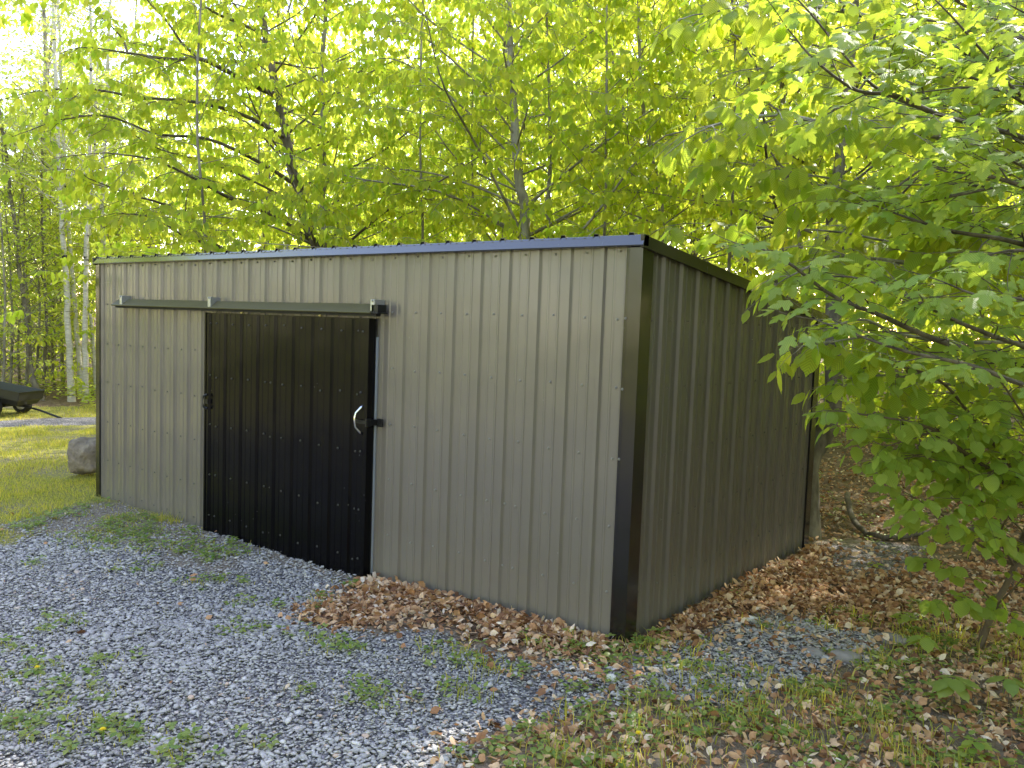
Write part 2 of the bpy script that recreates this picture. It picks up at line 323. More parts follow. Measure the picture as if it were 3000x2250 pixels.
class Tree:
    def __init__(s, rng): s.r = rng; s.tv = []; s.tf = []; s.n = 0; s.lp = []; s.lt = []; s.ln = []; s.ls = []; s.lr = []
    def tube(s, pts, rad, k):
        V, F = tube_np(pts, rad, k); s.tv.append(V); s.tf.append(F+s.n); s.n += len(V)
    def leafs(s, pts, dirv, side, sp, size, droop, jit=.35, tone=None):
        """leaves alternately along a twig"""
        r = s.r; L_ = np.linalg.norm(np.diff(pts, axis=0), axis=1).sum(); n = max(2, int(L_/sp))
        t = (np.arange(n)+r.uniform(0, .6))/n; q = t*(len(pts)-1); i = np.clip(q.astype(int), 0, len(pts)-2)
        pos = pts[i]+(pts[i+1]-pts[i])*(q-i)[:, None]
        sg = np.where(np.arange(n) % 2, 1., -1.)[:, None]
        d = dirv*.55 + side*sg*.85 + r.normal(0, jit, (n, 3)); d[-1] = dirv+r.normal(0, .2, 3)
        d /= np.linalg.norm(d, axis=1, keepdims=True)
        dr = droop*r.uniform(.5, 1.3, n)[:, None]
        d = d*(1-np.clip(dr, 0, .95)) + np.array([0, 0, -1.])*dr
        nr = np.array([0, 0, 1.])+dirv*.35+r.normal(0, .3, (n, 3))
        s.lp.append(pos+d*.012); s.lt.append(d); s.ln.append(nr); s.ls.append(size*r.uniform(.5, 1.25, n))
        tn = r.random() if tone is None else tone
        s.lr.append(np.clip(.45*tn+.55*r.random(n), 0, 1))
    def twig(s, p, d, L_, r0, sp, size, droop, lvl, k=3, sag=.25, gap=.16):
        r = s.r; n = 5 if lvl else 4
        t = np.linspace(0, 1, n)[:, None]
        side = np.cross(d, [0, 0, 1.]); side = unit(side) if np.linalg.norm(side) > .05 else np.array([1., 0, 0])
        w = r.normal(0, .05, 3)
        pts = p + d*t*L_ + (side*r.normal(0, .07)+w)*L_*np.sin(t*3.1) + np.array([0, 0, -1.])*sag*L_*t*t
        s.tube(pts, np.linspace(r0, r0*.4, n), k)
        dirv = unit(pts[-1]-pts[0])
        if lvl > 0:
            m = max(1, int(L_/gap))
            for j in range(m):
                tt = (j+.6)/(m+.3); a = tt*(n-1); i = min(int(a), n-2); q = pts[i]+(pts[i+1]-pts[i])*(a-i)
                sg = 1 if j % 2 else -1
                dd = unit(dirv*.75+side*sg*r.uniform(.5, 1.)+np.array([0, 0, r.normal(.05, .22)]))
                s.twig(q, dd, L_*r.uniform(.3, .5)*(1.15-.7*tt)+.05, r0*.5, sp, size, droop, lvl-1, 3, sag, gap*.8)
            s.leafs(pts[n//2:], dirv, side, sp*1.2, size, droop)
        else:
            s.leafs(pts, dirv, side, sp, size, droop)
    def limb(s, pts, r0, gap=.28, sl=.9, sp=.06, size=.085, droop=.5, lvl=1, sag=.25, start=.18, k=5, upb=.1):
        """limb along pts, carrying side twigs"""
        r = s.r; pts = spline(pts, max(6, 3*len(pts))); n = len(pts)
        s.tube(pts, np.linspace(r0, r0*.22, n), k)
        L_ = np.linalg.norm(np.diff(pts, axis=0), axis=1).sum(); m = max(3, int(L_*(1-start)/gap))
        for j in range(m):
            tt = start+(1-start)*(j+.5)/m; a = tt*(n-1); i = min(int(a), n-2); q = pts[i]+(pts[i+1]-pts[i])*(a-i)
            dv = unit(pts[i+1]-pts[i]); side = np.cross(dv, [0, 0, 1.]); side = unit(side) if np.linalg.norm(side) > .1 else unit(r.normal(0, 1, 3)*[1, 1, 0])
            sg = 1 if j % 2 else -1
            dd = unit(dv*.7+side*sg*r.uniform(.5, 1.1)+np.array([0, 0, r.normal(upb, .3)]))
            s.twig(q, dd, sl*r.uniform(.6, 1.15)*(1.1-.6*tt), r0*.35*(1.1-tt*.7), sp, size, droop, lvl, 3, sag)
        s.twig(pts[-1], unit(pts[-1]-pts[-2]), sl*.5, r0*.22, sp, size, droop, lvl, 3, sag)
    def meshes(s, name, leafkind, leafmat, uvs, clip=None):
        V = np.vstack(s.tv); F = np.vstack(s.tf)
        tm = mesh_np(name+'_wood', V, F, smooth=True)
        p, t, nr, sz, rr = np.vstack(s.lp), np.vstack(s.lt), np.vstack(s.ln), np.concatenate(s.ls), np.concatenate(s.lr)
        if clip is not None:
            keep = clip(p); p, t, nr, sz, rr = p[keep], t[keep], nr[keep], sz[keep], rr[keep]
        lm = leaves_mesh(name+'_leaves', p, t, nr, sz, leafkind, s.r, [leafmat], uvs, width=s.r.uniform(.8, 1.1, len(p)), rndv=rr)
        return tm, lm, len(p)

def trunk_path(s, pts, r0, r1, k=9, n=22):
    p = spline(pts, n); p = p + s.r.normal(0, r0*.12, p.shape)*[1, 1, 0]
    t = np.linspace(0, 1, n); rad = r0+(r1-r0)*t; rad = rad*(1+.5*np.exp(-t*n/1.1))
    s.tube(p, rad, k); return p, rad
def auto_limbs(s, path, rad, count, h0, Lf, rise, kw, az=None, zmin=-9):
    r = s.r; n = len(path); zz = path[:, 2]-path[0, 2]; H = zz[-1]
    az0 = r.uniform(0, 6.28)
    for j in range(count):
        f = (j+.5)/count; h = h0+(H-h0)*f
        i = int(np.clip(np.searchsorted(zz, h), 1, n-1)); p = path[i]
        a = az0+j*2.4+r.normal(0, .4) if az is None else az(r)
        L_ = Lf(f)*r.uniform(.7, 1.2); e = rise(f)+r.normal(0, .12)
        d = np.array([math.cos(a)*math.cos(e), math.sin(a)*math.cos(e), math.sin(e)])
        q1 = p+d*L_*.4+r.normal(0, .04*L_, 3); q2 = p+d*L_*.75+np.array([0, 0, -.02*L_])+r.normal(0, .05*L_, 3); q3 = p+d*L_+np.array([0, 0, -.12*L_])+r.normal(0, .05*L_, 3)
        s.limb([p, q1, q2, q3], max(.005, min(rad[i]*.32, .0052*L_+.003)), **kw)

def make_variant(seed, H, kind, leafmat, r0, count, Lf, rise, kw, h0, lean=.3, k=8):
    rng = np.random.default_rng(seed); s = Tree(rng)
    pts = [np.array([0, 0, -.3]), np.array([rng.normal(0, .15), rng.normal(0, .15), H*.33]), np.array([rng.normal(0, lean), rng.normal(0, lean), H*.66]), np.array([rng.normal(0, lean*1.4), rng.normal(0, lean*1.4), H])]
    path, rad = trunk_path(s, pts, r0, r0*.15, k)
    auto_limbs(s, path, rad, count, h0, Lf, rise, kw)
    return s.meshes('tree%d' % seed, kind, leafmat, False)
def plant_tree(name, meshes, loc, rz, sc, barkm, label, cat='tree', group=None):
    t = empty(name, loc, rz, label, cat, group); t.scale = (sc, sc, sc)
    tm, lm = meshes[0], meshes[1]
    if len(tm.materials) == 0: tm.materials.append(barkm)
    o = link('trunk', tm, None, t); c = link('crown', lm, None, t)
    if o.material_slots and o.material_slots[0].material is not barkm:
        o.material_slots[0].link = 'OBJECT'; o.material_slots[0].material = barkm
    return t
def hero(name, s, base, leafkind, leafmat, barkm, label, cat='tree', uvs=False, clip=None, group=None):
    tm, lm, n = s.meshes(name, leafkind, leafmat, uvs, clip)
    base = np.asarray(base, float)
    for me in (tm, lm): 
        from mathutils import Matrix
        me.transform(Matrix.Translation(-base))
    t = empty(name, base, 0, label, cat, group)
    link('trunk', tm, barkm, t); link('crown', lm, None, t)
    print('LEAVES', name, n); return t

def onY(x, y, yv):
    r = ray(x, y); return CAM + r*((yv-CAM[1])/r[1])
def inpoly(px_, py_, poly):
    poly = np.asarray(poly, float); inside = np.zeros(px_.shape, bool); n = len(poly); j = n-1
    for i in range(n):
        xi, yi = poly[i]; xj, yj = poly[j]
        c = ((yi > py_) != (yj > py_)) & (px_ < (xj-xi)*(py_-yi)/(yj-yi+1e-12)+xi)
        inside ^= c; j = i
    return inside
def gp(pts, z=0.): return [tuple(G(a, b, z)) for a, b in pts]
def vnoise(x, y, s, seed=0):                # cheap smooth value noise in [-1, 1]
    r = np.random.default_rng(seed); out = 0
    for k in range(6):
        a = r.uniform(0, 6.28); fq = s*r.uniform(.6, 2.2); ph = r.uniform(0, 6.28)
        out = out + np.sin((x*math.cos(a)+y*math.sin(a))*fq+ph + 1.3*np.sin((x*math.sin(a)-y*math.cos(a))*fq*.7+ph*2))
    return out/3.4

_gz0 = gz
def gz(x, y):
    x = np.asarray(x, float); y = np.asarray(y, float)
    z = np.interp(x, [-30, -6, -4, -2, -.6, .3, 30], [-.14, -.14, -.118, -.092, -.03, .0, .0])
    z = z + .010*vnoise(x, y, 2.2, 3) + .004*vnoise(x, y, 9, 4)
    rb = np.clip((x-.3)/1., 0, 1)*np.clip((y-.5)/2.5, 0, 1)
    z = z - .05*np.clip((y-1)/2, 0, 1)*np.clip((x+1)/1., 0, 1)*np.clip((1.5-x)/1.2, 0, 1) + .05*rb*np.clip(vnoise(x, y, 1.1, 9), -.5, 1)
    b = np.clip((y-5)/14, 0, 1); z = z + .5*b*b
    return z

# world-space outlines of the ground covers
W_GRAVEL = gp([(0,1150),(110,1118),(200,1128),(330,1168),(430,1208),(520,1215),(505,1160),(560,1176),(640,1202),(740,1238),(740,1262),(690,1290),(640,1330),(930,1360),(1100,1420),(1370,1420),(1400,1500),(1230,1540),(1080,1600),(960,1640),(880,1720)]) + [(.3,-3.6),(.6,-9),(-12,-9),(-9,-2.6)]
W_SIDEG = gp([(1390,1400),(1560,1350),(1700,1330),(1880,1370),(1900,1430),(1700,1490),(1560,1530),(1400,1480)])
W_SIDEG2 = gp([(1745,1165),(1980,1170),(2010,1225),(1880,1250),(1780,1225)])
W_DRIVE = gp([(-700,975),(-700,945),(0,908),(230,897),(420,890),(420,905),(230,913),(0,925)], -.13)
W_HEAP = gp([(640,1300),(780,1235),(1000,1290),(1200,1345),(1350,1372),(1352,1405),(1150,1402),(950,1350),(820,1335),(660,1330)])
W_SIDEL = gp([(1355,1395),(1395,1358),(1738,1180),(1800,1215),(1960,1240),(2010,1320),(1880,1362),(1700,1322),(1560,1342),(1440,1380)])
W_LOWR = gp([(860,1720),(960,1630),(1100,1580),(1240,1530),(1400,1490),(1560,1520),(1750,1480),(1900,1420),(2250,1330),(2400,1720)])
W_RBANK = gp([(1960,1240),(2250,1120),(2400,1500),(1900,1420),(1950,1340)])
W_WEDGE = gp([(1380,1375),(1440,1400),(1450,1480),(1250,1500),(1100,1450),(1000,1410),(1180,1400)])
W_STRIP = gp([(215,1075),(440,1146),(530,1172),(560,1200),(500,1212),(430,1215),(330,1180),(200,1140),(60,1150),(0,1130)], -.1)
def woods(x, y):
    return ((y > 3.3) & (x > -6.5+0*y) & (x < 9)) | ((x > .6) & (y > 3.4-.5*(x-.6))) | (y > 4.2+np.clip(-(x+6)*.12, 0, 3)) | ((x < -14.3) & (y > 1.0+(-14.3-x)*.25)) | (x < -19)
def masks(x, y):
    jx = x + .07*vnoise(x, y, 7, 21) + .03*vnoise(x, y, 22, 22); jy = y + .07*vnoise(x, y, 7, 23) + .03*vnoise(x, y, 22, 24)
    g = inpoly(jx, jy, W_GRAVEL) | inpoly(jx, jy, W_SIDEG) | inpoly(jx, jy, W_SIDEG2) | inpoly(x+.25*vnoise(x, y, 2, 31), y+.2*vnoise(x, y, 2, 32), W_DRIVE)
    l = inpoly(jx, jy, W_HEAP)*1. + inpoly(jx, jy, W_SIDEL)*1.
    l = np.maximum(l, inpoly(jx, jy, W_LOWR)*.5); l = np.maximum(l, inpoly(jx, jy, W_RBANK)*.55); l = np.maximum(l, inpoly(jx, jy, W_WEDGE)*.3)
    w = woods(jx+.5*vnoise(x, y, 1.5, 33), jy+.5*vnoise(x, y, 1.5, 34)); l = np.maximum(l, w*.9)
    l = np.where(inpoly(jx, jy, W_SIDEG) | inpoly(jx, jy, W_SIDEG2), .12, l)
    gr = (~g) & (l < .2); gr = gr*np.clip((.75+.5*vnoise(x, y, 3.3, 35))*np.clip((-4.4-x)/1.1+.1, 0, 1)-.5*inpoly(jx, jy, W_STRIP), .0, 1)
    return g*1., np.clip(l, 0, 1), gr

# ------------------------------------------------------------------ ground sheet
def axis(a, b, st, far, n=16):
    c = np.arange(a, b+1e-6, st); k = np.geomspace(1, 2, n)
    lo = a-(np.geomspace(st*2, far, n)); hi = b+(np.geomspace(st*2, far, n))
    return np.concatenate([lo[::-1], c, hi])
gx = axis(-17, 6, .085, 160); gy = axis(-6, 8, .085, 160)
X, Y = np.meshgrid(gx, gy); Z = gz(X, Y); mg, ml, mgr = masks(X, Y)
nx, ny = len(gx), len(gy); ii = (np.arange(ny-1)[:, None]*nx+np.arange(nx-1)[None]).ravel()
F = np.stack([ii, ii+1, ii+1+nx, ii+nx], 1)
m, nt, out = mat('ground'); geo = N(nt, 'ShaderNodeNewGeometry')
def att(n_): return N(nt, 'ShaderNodeAttribute', _attribute_name=n_).outputs['Fac']
vo = N(nt, 'ShaderNodeTexVoronoi', Scale=48.); L(nt, geo.outputs['Position'], vo.inputs[0])
sep = N(nt, 'ShaderNodeSeparateColor'); L(nt, vo.outputs['Color'], sep.inputs[0])
gcol = ramp(nt, sep.outputs[0], [(0, (.12, .115, .12)), (.5, (.27, .255, .262)), (.9, (.37, .35, .355)), (1, (.46, .42, .39))])
ed = ramp(nt, vo.outputs['Distance'], [(.35, (1, 1, 1)), (.75, (.3, .3, .3))])
gm = N(nt, 'ShaderNodeMix', _data_type='RGBA', _blend_type='MULTIPLY'); gm.inputs[0].default_value = 1.; L(nt, gcol.outputs[0], gm.inputs[6]); L(nt, ed.outputs[0], gm.inputs[7])
n1 = N(nt, 'ShaderNodeTexNoise', Scale=28., Detail=8., Roughness=.7); L(nt, geo.outputs['Position'], n1.inputs[0])
vl = N(nt, 'ShaderNodeTexVoronoi', Scale=18.); L(nt, geo.outputs['Position'], vl.inputs[0]); sl_ = N(nt, 'ShaderNodeSeparateColor'); L(nt, vl.outputs['Color'], sl_.inputs[0])
lcol = ramp(nt, sl_.outputs[0], [(0, (.08, .05, .03)), (.4, (.19, .12, .07)), (.75, (.31, .21, .12)), (1, (.42, .32, .2))])
lc2 = mixc(nt, n1.outputs[0], (.10, .07, .045), lcol.outputs[0])
grc = ramp(nt, n1.outputs[0], [(.3, (.09, .08, .03)), (.5, (.26, .26, .06)), (.7, (.46, .40, .12))])
soil = mixc(nt, n1.outputs[0], (.17, .135, .10), (.33, .28, .215))
c = mixc(nt, att('gravel'), soil, gm.outputs[2]); c = mixc(nt, att('litter'), c, lc2); c = mixc(nt, att('grassy'), c, grc.outputs[0])
p = N(nt, 'ShaderNodeBsdfPrincipled', Roughness=.95); L(nt, c, p.inputs['Base Color']); p.inputs['Specular IOR Level'].default_value = .15
b1 = N(nt, 'ShaderNodeBump', Strength=.9, Distance=.02); b1.invert = True; L(nt, vo.outputs['Distance'], b1.inputs['Height'])
b2 = N(nt, 'ShaderNodeBump', Strength=.7, Distance=.02); L(nt, n1.outputs[0], b2.inputs['Height']); L(nt, b1.outputs[0], b2.inputs['Normal']); L(nt, b2.outputs[0], p.inputs['Normal'])
L(nt, p.outputs[0], out.inputs[0])
gme = mesh_np('ground', np.stack([X, Y, Z], -1).reshape(-1, 3), F, smooth=True, attrs={'gravel': mg.ravel(), 'litter': ml.ravel(), 'grassy': mgr.ravel()}, mats=[m])
tag(link('ground', gme), kind='structure')

# ------------------------------------------------------------------ gravel stones
def scatter(x0, x1, y0, y1, dens, rng):
    n = int((x1-x0)*(y1-y0)*dens); return rng.uniform(x0, x1, n), rng.uniform(y0, y1, n)
IN_SHED = lambda x, y: (x > -6.15) & (x < .17) & (y > -.035) & (y < 3.15)
def in_view(x, y, z=0., mar=60):
    d = np.stack([x-CAM[0], y-CAM[1], np.zeros_like(x)+z-CAM[2]], -1); t = d@FW
    u = (1500+FPX*(d@RT)/np.maximum(t, .01))/KK; v = (1125-FPX*(d@UP)/np.maximum(t, .01))/KK
    return (t > .3) & (u > -mar) & (u < 2212+mar) & (v > -mar) & (v < 1659+mar)
ph = (1+5**.5)/2
ICO = np.array([(-1,ph,0),(1,ph,0),(-1,-ph,0),(1,-ph,0),(0,-1,ph),(0,1,ph),(0,-1,-ph),(0,1,-ph),(ph,0,-1),(ph,0,1),(-ph,0,-1),(-ph,0,1)])/1.9
IT = np.array([(0,11,5),(0,5,1),(0,1,7),(0,7,10),(0,10,11),(1,5,9),(5,11,4),(11,10,2),(10,7,6),(7,1,8),(3,9,4),(3,4,2),(3,2,6),(3,6,8),(3,8,9),(4,9,5),(2,4,11),(6,2,10),(8,6,7),(9,8,1)])
def stones(name, x, y, size, rng, m, flat=.38, sink=.3, rv=None):
    n = len(x); V = ICO[None]*(1+rng.uniform(-.34, .3, (n, 12, 1)))
    sc_ = np.stack([rng.uniform(.7, 1.5, n), rng.uniform(.55, 1., n), rng.uniform(.3, .75, n)*flat*1.6], -1)
    V = V*sc_[:, None]*size[:, None, None]*.5
    a = rng.uniform(0, 6.28, n); tx = rng.normal(0, .2, n); ca, sa = np.cos(a)[:, None], np.sin(a)[:, None]
    X_ = V[..., 0]*ca-V[..., 1]*sa; Y_ = V[..., 0]*sa+V[..., 1]*ca; Z_ = V[..., 2]+X_*tx[:, None]+Y_*rng.normal(0, .18, n)[:, None]
    z = gz(x, y)+size*(.22-sink*.4)+rng.uniform(0, .012, n)
    V = np.stack([X_+x[:, None], Y_+y[:, None], Z_+z[:, None]], -1).reshape(-1, 3)
    T = (IT[None]+(np.arange(n)*12)[:, None, None]).reshape(-1, 3)
    return mesh_np(name, V, T, rnd=np.repeat(rng.random(n) if rv is None else rv, 12), mats=[m])
rg = np.random.default_rng(11)
xs, ys = [], []
for (a, b, c_, d_, de) in ((-2.5, 2.6, -3.4, 2.2, 5200), (-5.5, -2.5, -3.2, 0, 4600), (-9, -5.5, -3.5, 0, 1500)):
    x, y = scatter(a, b, c_, d_, de, rg); g, l, gr = masks(x+rg.normal(0, .045, len(x)), y+rg.normal(0, .045, len(x))); g = g+.6*(rg.random(len(x)) < .45)*(x < -1.9)*(x > -6.6)*(y > -1.7)*(gr < .3); k = (g > .5) & in_view(x, y) & ~IN_SHED(x, y); x, y = x[k], y[k]
    k = rg.random(len(x)) < .94-.5*np.clip(vnoise(x, y, 3., 41), 0, .6)*(y > -1.2); xs.append(x[k]); ys.append(y[k])
x, y = np.concatenate(xs), np.concatenate(ys); print('STONES', len(x))
sz = np.clip(rg.lognormal(math.log(.0165), .42, len(x)), .008, .05); o = link('gravel', stones('gravel', x, y, sz*(1+.3*vnoise(x, y, 1.3, 44)), rg, M['gravel'], rv=np.clip(rg.random(len(x))*.97+.14*vnoise(x, y, 1.6, 45), 0, 1)))
tag(o, 'loose crushed blue grey stone covering the yard in front of the shed', 'gravel', kind='stuff')

# ------------------------------------------------------------------ leaf litter
def litter(name, x, y, size, rng, m, lift=.02, steep=.35):
    n = len(x); pos = np.stack([x, y, gz(x, y)+rng.uniform(.004, lift, n)], -1)
    a = rng.uniform(0, 6.28, n); tip = np.stack([np.cos(a), np.sin(a), rng.normal(0, steep, n)], -1)
    nr = np.stack([rng.normal(0, steep, n), rng.normal(0, steep, n), np.ones(n)], -1)
    V0, T0, UV = TPL['mid']; V0 = V0.copy(); V0[:, 2] = [0, .10, .12, -.02, .14, .2, .1, -.04, -.1, .02]
    old = TPL['mid']; TPL['mid'] = (V0, T0, UV)
    me = leaves_mesh(name, pos, tip, nr, size, 'mid', rng, [m], False, width=rng.uniform(.35, .85, n)); TPL['mid'] = old
    return me
xs, ys = [], []
for (a, b, c_, d_, de) in ((-2.5, 3.2, -3.2, 3.4, 2500), (-2, 7, 3.4, 8, 330), (-5, 6, 8, 16, 90)):
    x, y = scatter(a, b, c_, d_, de, rg); g, l, gr = masks(x+rg.normal(0, .11, len(x)), y+rg.normal(0, .09, len(x)))
    k = (rg.random(len(x)) < l*np.clip(1+.5*vnoise(x, y, 2.6, 51), .25, 1)) & in_view(x, y) & ~IN_SHED(x, y); xs.append(x[k]); ys.append(y[k])
x, y = scatter(-6, 1.5, -3.2, 0, 5, rg); k = in_view(x, y); xs.append(x[k]); ys.append(y[k])
x, y = np.concatenate(xs), np.concatenate(ys); print('LITTER', len(x))
o = link('leaf_litter', litter('litter', x, y, rg.uniform(.022, .066, len(x)), rg, M['litter'], .025, .34))
tag(o, 'brown dead leaves drifted along the shed walls and over the forest floor', 'leaf litter', kind='stuff')
# thicker heap lines along the wall bases
xs = []; n = 1000
t = rg.random(n); hx = -1.95+t*2.05; hy = -.05-np.abs(rg.normal(0, .11, n)); s1 = rg.random(n); sx_ = .2+np.abs(rg.normal(0, .14, n)); sy_ = .1+s1*3.0
x = np.concatenate([hx, sx_]); y = np.concatenate([hy, sy_])
me = litter('litter_heap', x, y, rg.uniform(.025, .07, len(x)), rg, M['litter'], .042, .48)
o = link('leaf_drift', me); tag(o, 'deep drift of curled brown leaves banked against the foot of the shed', 'leaf litter', kind='stuff')

# ------------------------------------------------------------------ grass
def blades(name, x, y, h, rng, m, w=.004, lean=.5, seg2=True):
    n = len(x); z = gz(x, y); a = rng.uniform(0, 6.28, n); ld = np.stack([np.cos(a), np.sin(a)], -1)*(h*rng.uniform(.1, 1, n)*lean)[:, None]
    b = rng.uniform(0, 6.28, n); wd = np.stack([np.cos(b), np.sin(b)], -1)*(w*rng.uniform(.6, 1.4, n))[:, None]
    P0 = np.stack([x, y, z-.01], -1); W = np.concatenate([wd, np.zeros((n, 1))], 1)
    Lm = np.concatenate([ld*.35, (h*.6)[:, None]], 1); Lt = np.concatenate([ld, (h*rng.uniform(.7, 1, n))[:, None]], 1)
    if seg2:
        V = np.stack([P0-W, P0+W, P0+Lm-W*.8, P0+Lm+W*.8, P0+Lt], 1); T0 = np.array([(0,1,3),(0,3,2),(2,3,4)]); k = 5
    else:
        V = np.stack([P0-W, P0+W, P0+Lt], 1); T0 = np.array([(0,1,2)]); k = 3
    T = (T0[None]+(np.arange(n)*k)[:, None, None]).reshape(-1, 3)
    return mesh_np(name, V.reshape(-1, 3), T, rnd=np.repeat(rng.random(n), k), mats=[m])
# lawn on the left
x1, y1 = scatter(-11, -4.2, -2.2, 3.2, 3200, rg); x2, y2 = scatter(-19, -11, -3, 6.5, 1500, rg)
x, y = np.concatenate([x1, x2]), np.concatenate([y1, y2]); g, l, gr = masks(x, y)
k = (gr > .12) & in_view(x, y) & ~IN_SHED(x, y) & (rg.random(len(x)) < np.clip(.75+.7*vnoise(x, y, 1.8, 61), .12, 1)); x, y = x[k], y[k]; print('LAWN', len(x))
h = rg.uniform(.02, .075, len(x))*np.clip(1+.6*vnoise(x, y, 2.5, 62), .5, 1.7)
tag(link('lawn_grass', blades('lawn', x, y, h, rg, M['grass'], w=.0045, lean=.8, seg2=False)), 'short patchy lawn grass beyond the left end of the shed', 'grass', kind='stuff')
# tufts in the gravel and weeds
TU = [(132,1335,.13),(96,1359,.08),(8,1399,.1),(100,1439,.11),(224,1435,.12),(112,1483,.1),(208,1503,.12),(12,1467,.12),(24,1563,.15),(44,1587,.16),(120,1535,.09),(148,1619,.1),(280,1587,.14),(256,1595,.1),(208,1571,.08),(360,1651,.1),(264,1219,.1),(72,1215,.08),(420,1251,.1),(476,1247,.08),(524,1255,.06),(524,1301,.08),(508,1363,.09),(560,1361,.1),(336,1215,.06),(220,1163,.22),(180,1158,.2),(300,1180,.14),(803,1483,.13),(815,1510,.12),(691,1395,.14),(727,1387,.12),(643,1511,.05),(683,1299,.12),(979,1415,.16),(1007,1503,.1),(1050,1440,.1),(1430,1395,.18),(1370,1400,.07),(1520,1455,.15),(1640,1460,.08),(1540,1500,.14),(1600,1560,.18),(1700,1590,.16),(1480,1570,.16),(1390,1600,.14),(1800,1540,.14),(1900,1560,.16),(1720,1500,.1),(1950,1620,.18),(1300,1640,.12),(1200,1630,.12),(1260,1400,.08),(1150,1385,.05),(745,1235,.05),(770,1242,.03),(1365,1385,.035),(1235,1375,.03),(590,1310,.05),(1780,1360,.05),(1890,1440,.12),(2000,1380,.2),(1840,1330,.1),(1650,1360,.06),(400,1640,.08),(560,1640,.05)]
bx, by, bh = [], [], []; hx_, hy_, hr_ = [], [], []
for i, (u, v, r) in enumerate(TU):
    c0 = G(u, v, -.08 if u < 700 else 0.)
    n = int(3300*r*r+14) if u < 900 else int(2600*r*r+12)
    a = rg.normal(0, r*.7, (n, 2))*[1.3, .75]; bx.append(c0[0]+a[:, 0]); by.append(c0[1]+a[:, 1]); bh.append(rg.uniform(.015, .06, n) if u < 900 else rg.uniform(.035, .13, n))
    n = int(330*r*r+3); a = rg.normal(0, r*.75, (n, 2))*[1.3, .8]; hx_.append(c0[0]+a[:, 0]); hy_.append(c0[1]+a[:, 1])
# weedy strip along the left half of the shed front, and the mixed ground lower right
x, y = scatter(-6.6, -2.5, -1.5, .1, 900, rg); k = inpoly(x+.1*vnoise(x, y, 6, 3), y+.1*vnoise(x, y, 6, 5), W_STRIP) & (rg.random(len(x)) < .5+.5*vnoise(x, y, 5, 71)); bx.append(x[k]); by.append(y[k]); bh.append(rg.uniform(.015, .06, k.sum()))
x, y = scatter(-6.6, -2.5, -1.5, .1, 220, rg); k = inpoly(x, y, W_STRIP) & (vnoise(x, y, 5, 71) > -.2); hx_.append(x[k]); hy_.append(y[k])
x, y = scatter(-.8, 2.8, -3.2, 2.0, 700, rg); k = (inpoly(x, y, W_LOWR) | inpoly(x, y, W_RBANK)) & (rg.random(len(x)) < np.clip(.5+.9*vnoise(x, y, 3.2, 72), .05, 1)); bx.append(x[k]); by.append(y[k]); bh.append(rg.uniform(.03, .15, k.sum()))
x, y = scatter(-.8, 2.8, -3.2, 2.4, 120, rg); k = (inpoly(x, y, W_LOWR) | inpoly(x, y, W_RBANK) | inpoly(x, y, W_WEDGE)) & (vnoise(x, y, 3.5, 73) > -.25); hx_.append(x[k]); hy_.append(y[k])
x, y = scatter(-2.5, 5, 3.3, 12, 28, rg); k = woods(x, y) & (vnoise(x, y, 2., 75) > .0); hx_.append(x[k]); hy_.append(y[k])
x, y, h = np.concatenate(bx), np.concatenate(by), np.concatenate(bh); k = ~IN_SHED(x, y); x, y, h = x[k], y[k], h[k]; print('BLADES', len(x))
tag(link('grass_tufts', blades('tufts', x, y, h, rg, M['grass'], w=.0028, lean=.75)), 'thin grass tufts growing up through the stones and dead leaves', 'grass', kind='stuff')
x, y = scatter(-.8, 2.8, -3.2, 2.0, 200, rg); k = inpoly(x, y, W_LOWR) | inpoly(x, y, W_RBANK) | inpoly(x, y, W_WEDGE); x, y = x[k], y[k]
tag(link('dry_stalks', blades('straw', x, y, rg.uniform(.02, .09, len(x)), rg, M['straw'], w=.0016, lean=2.6)), 'pale dry stalks tangled in the ground cover at lower right', 'dry grass', kind='stuff')
def herbs(name, x, y, rng, m, hmin, hmax, lsz, kind='mid', per=(4, 8)):
    ps, ts, ns, ss = [], [], [], []
    for a, b in zip(x, y):
        n = rng.integers(*per); h_ = rng.uniform(hmin, hmax); z0 = float(gz(a, b)); az = rng.uniform(0, 6.28)+np.arange(n)*2.4
        hh = h_*rng.uniform(.5, 1, n); d = np.stack([np.cos(az), np.sin(az), rng.uniform(-.1, .6, n)], -1)
        ps.append(np.stack([a+.012*np.cos(az), b+.012*np.sin(az), z0+hh], -1)); ts.append(d); ns.append(np.tile([0, 0, 1.], (n, 1))+rng.normal(0, .25, (n, 3))); ss.append(lsz*rng.uniform(.6, 1.3, n))
    return leaves_mesh(name, np.vstack(ps), np.vstack(ts), np.vstack(ns), np.concatenate(ss), kind, rng, [m], False)
x, y = np.concatenate(hx_), np.concatenate(hy_); k = ~IN_SHED(x, y); x, y = x[k], y[k]; print('HERBS', len(x))
tag(link('low_weeds', herbs('weeds', x, y, rg, M['herb'], .01, .07, .034)), 'small broad leaved weeds dotted over the stones and leaf litter', 'weeds', kind='stuff')

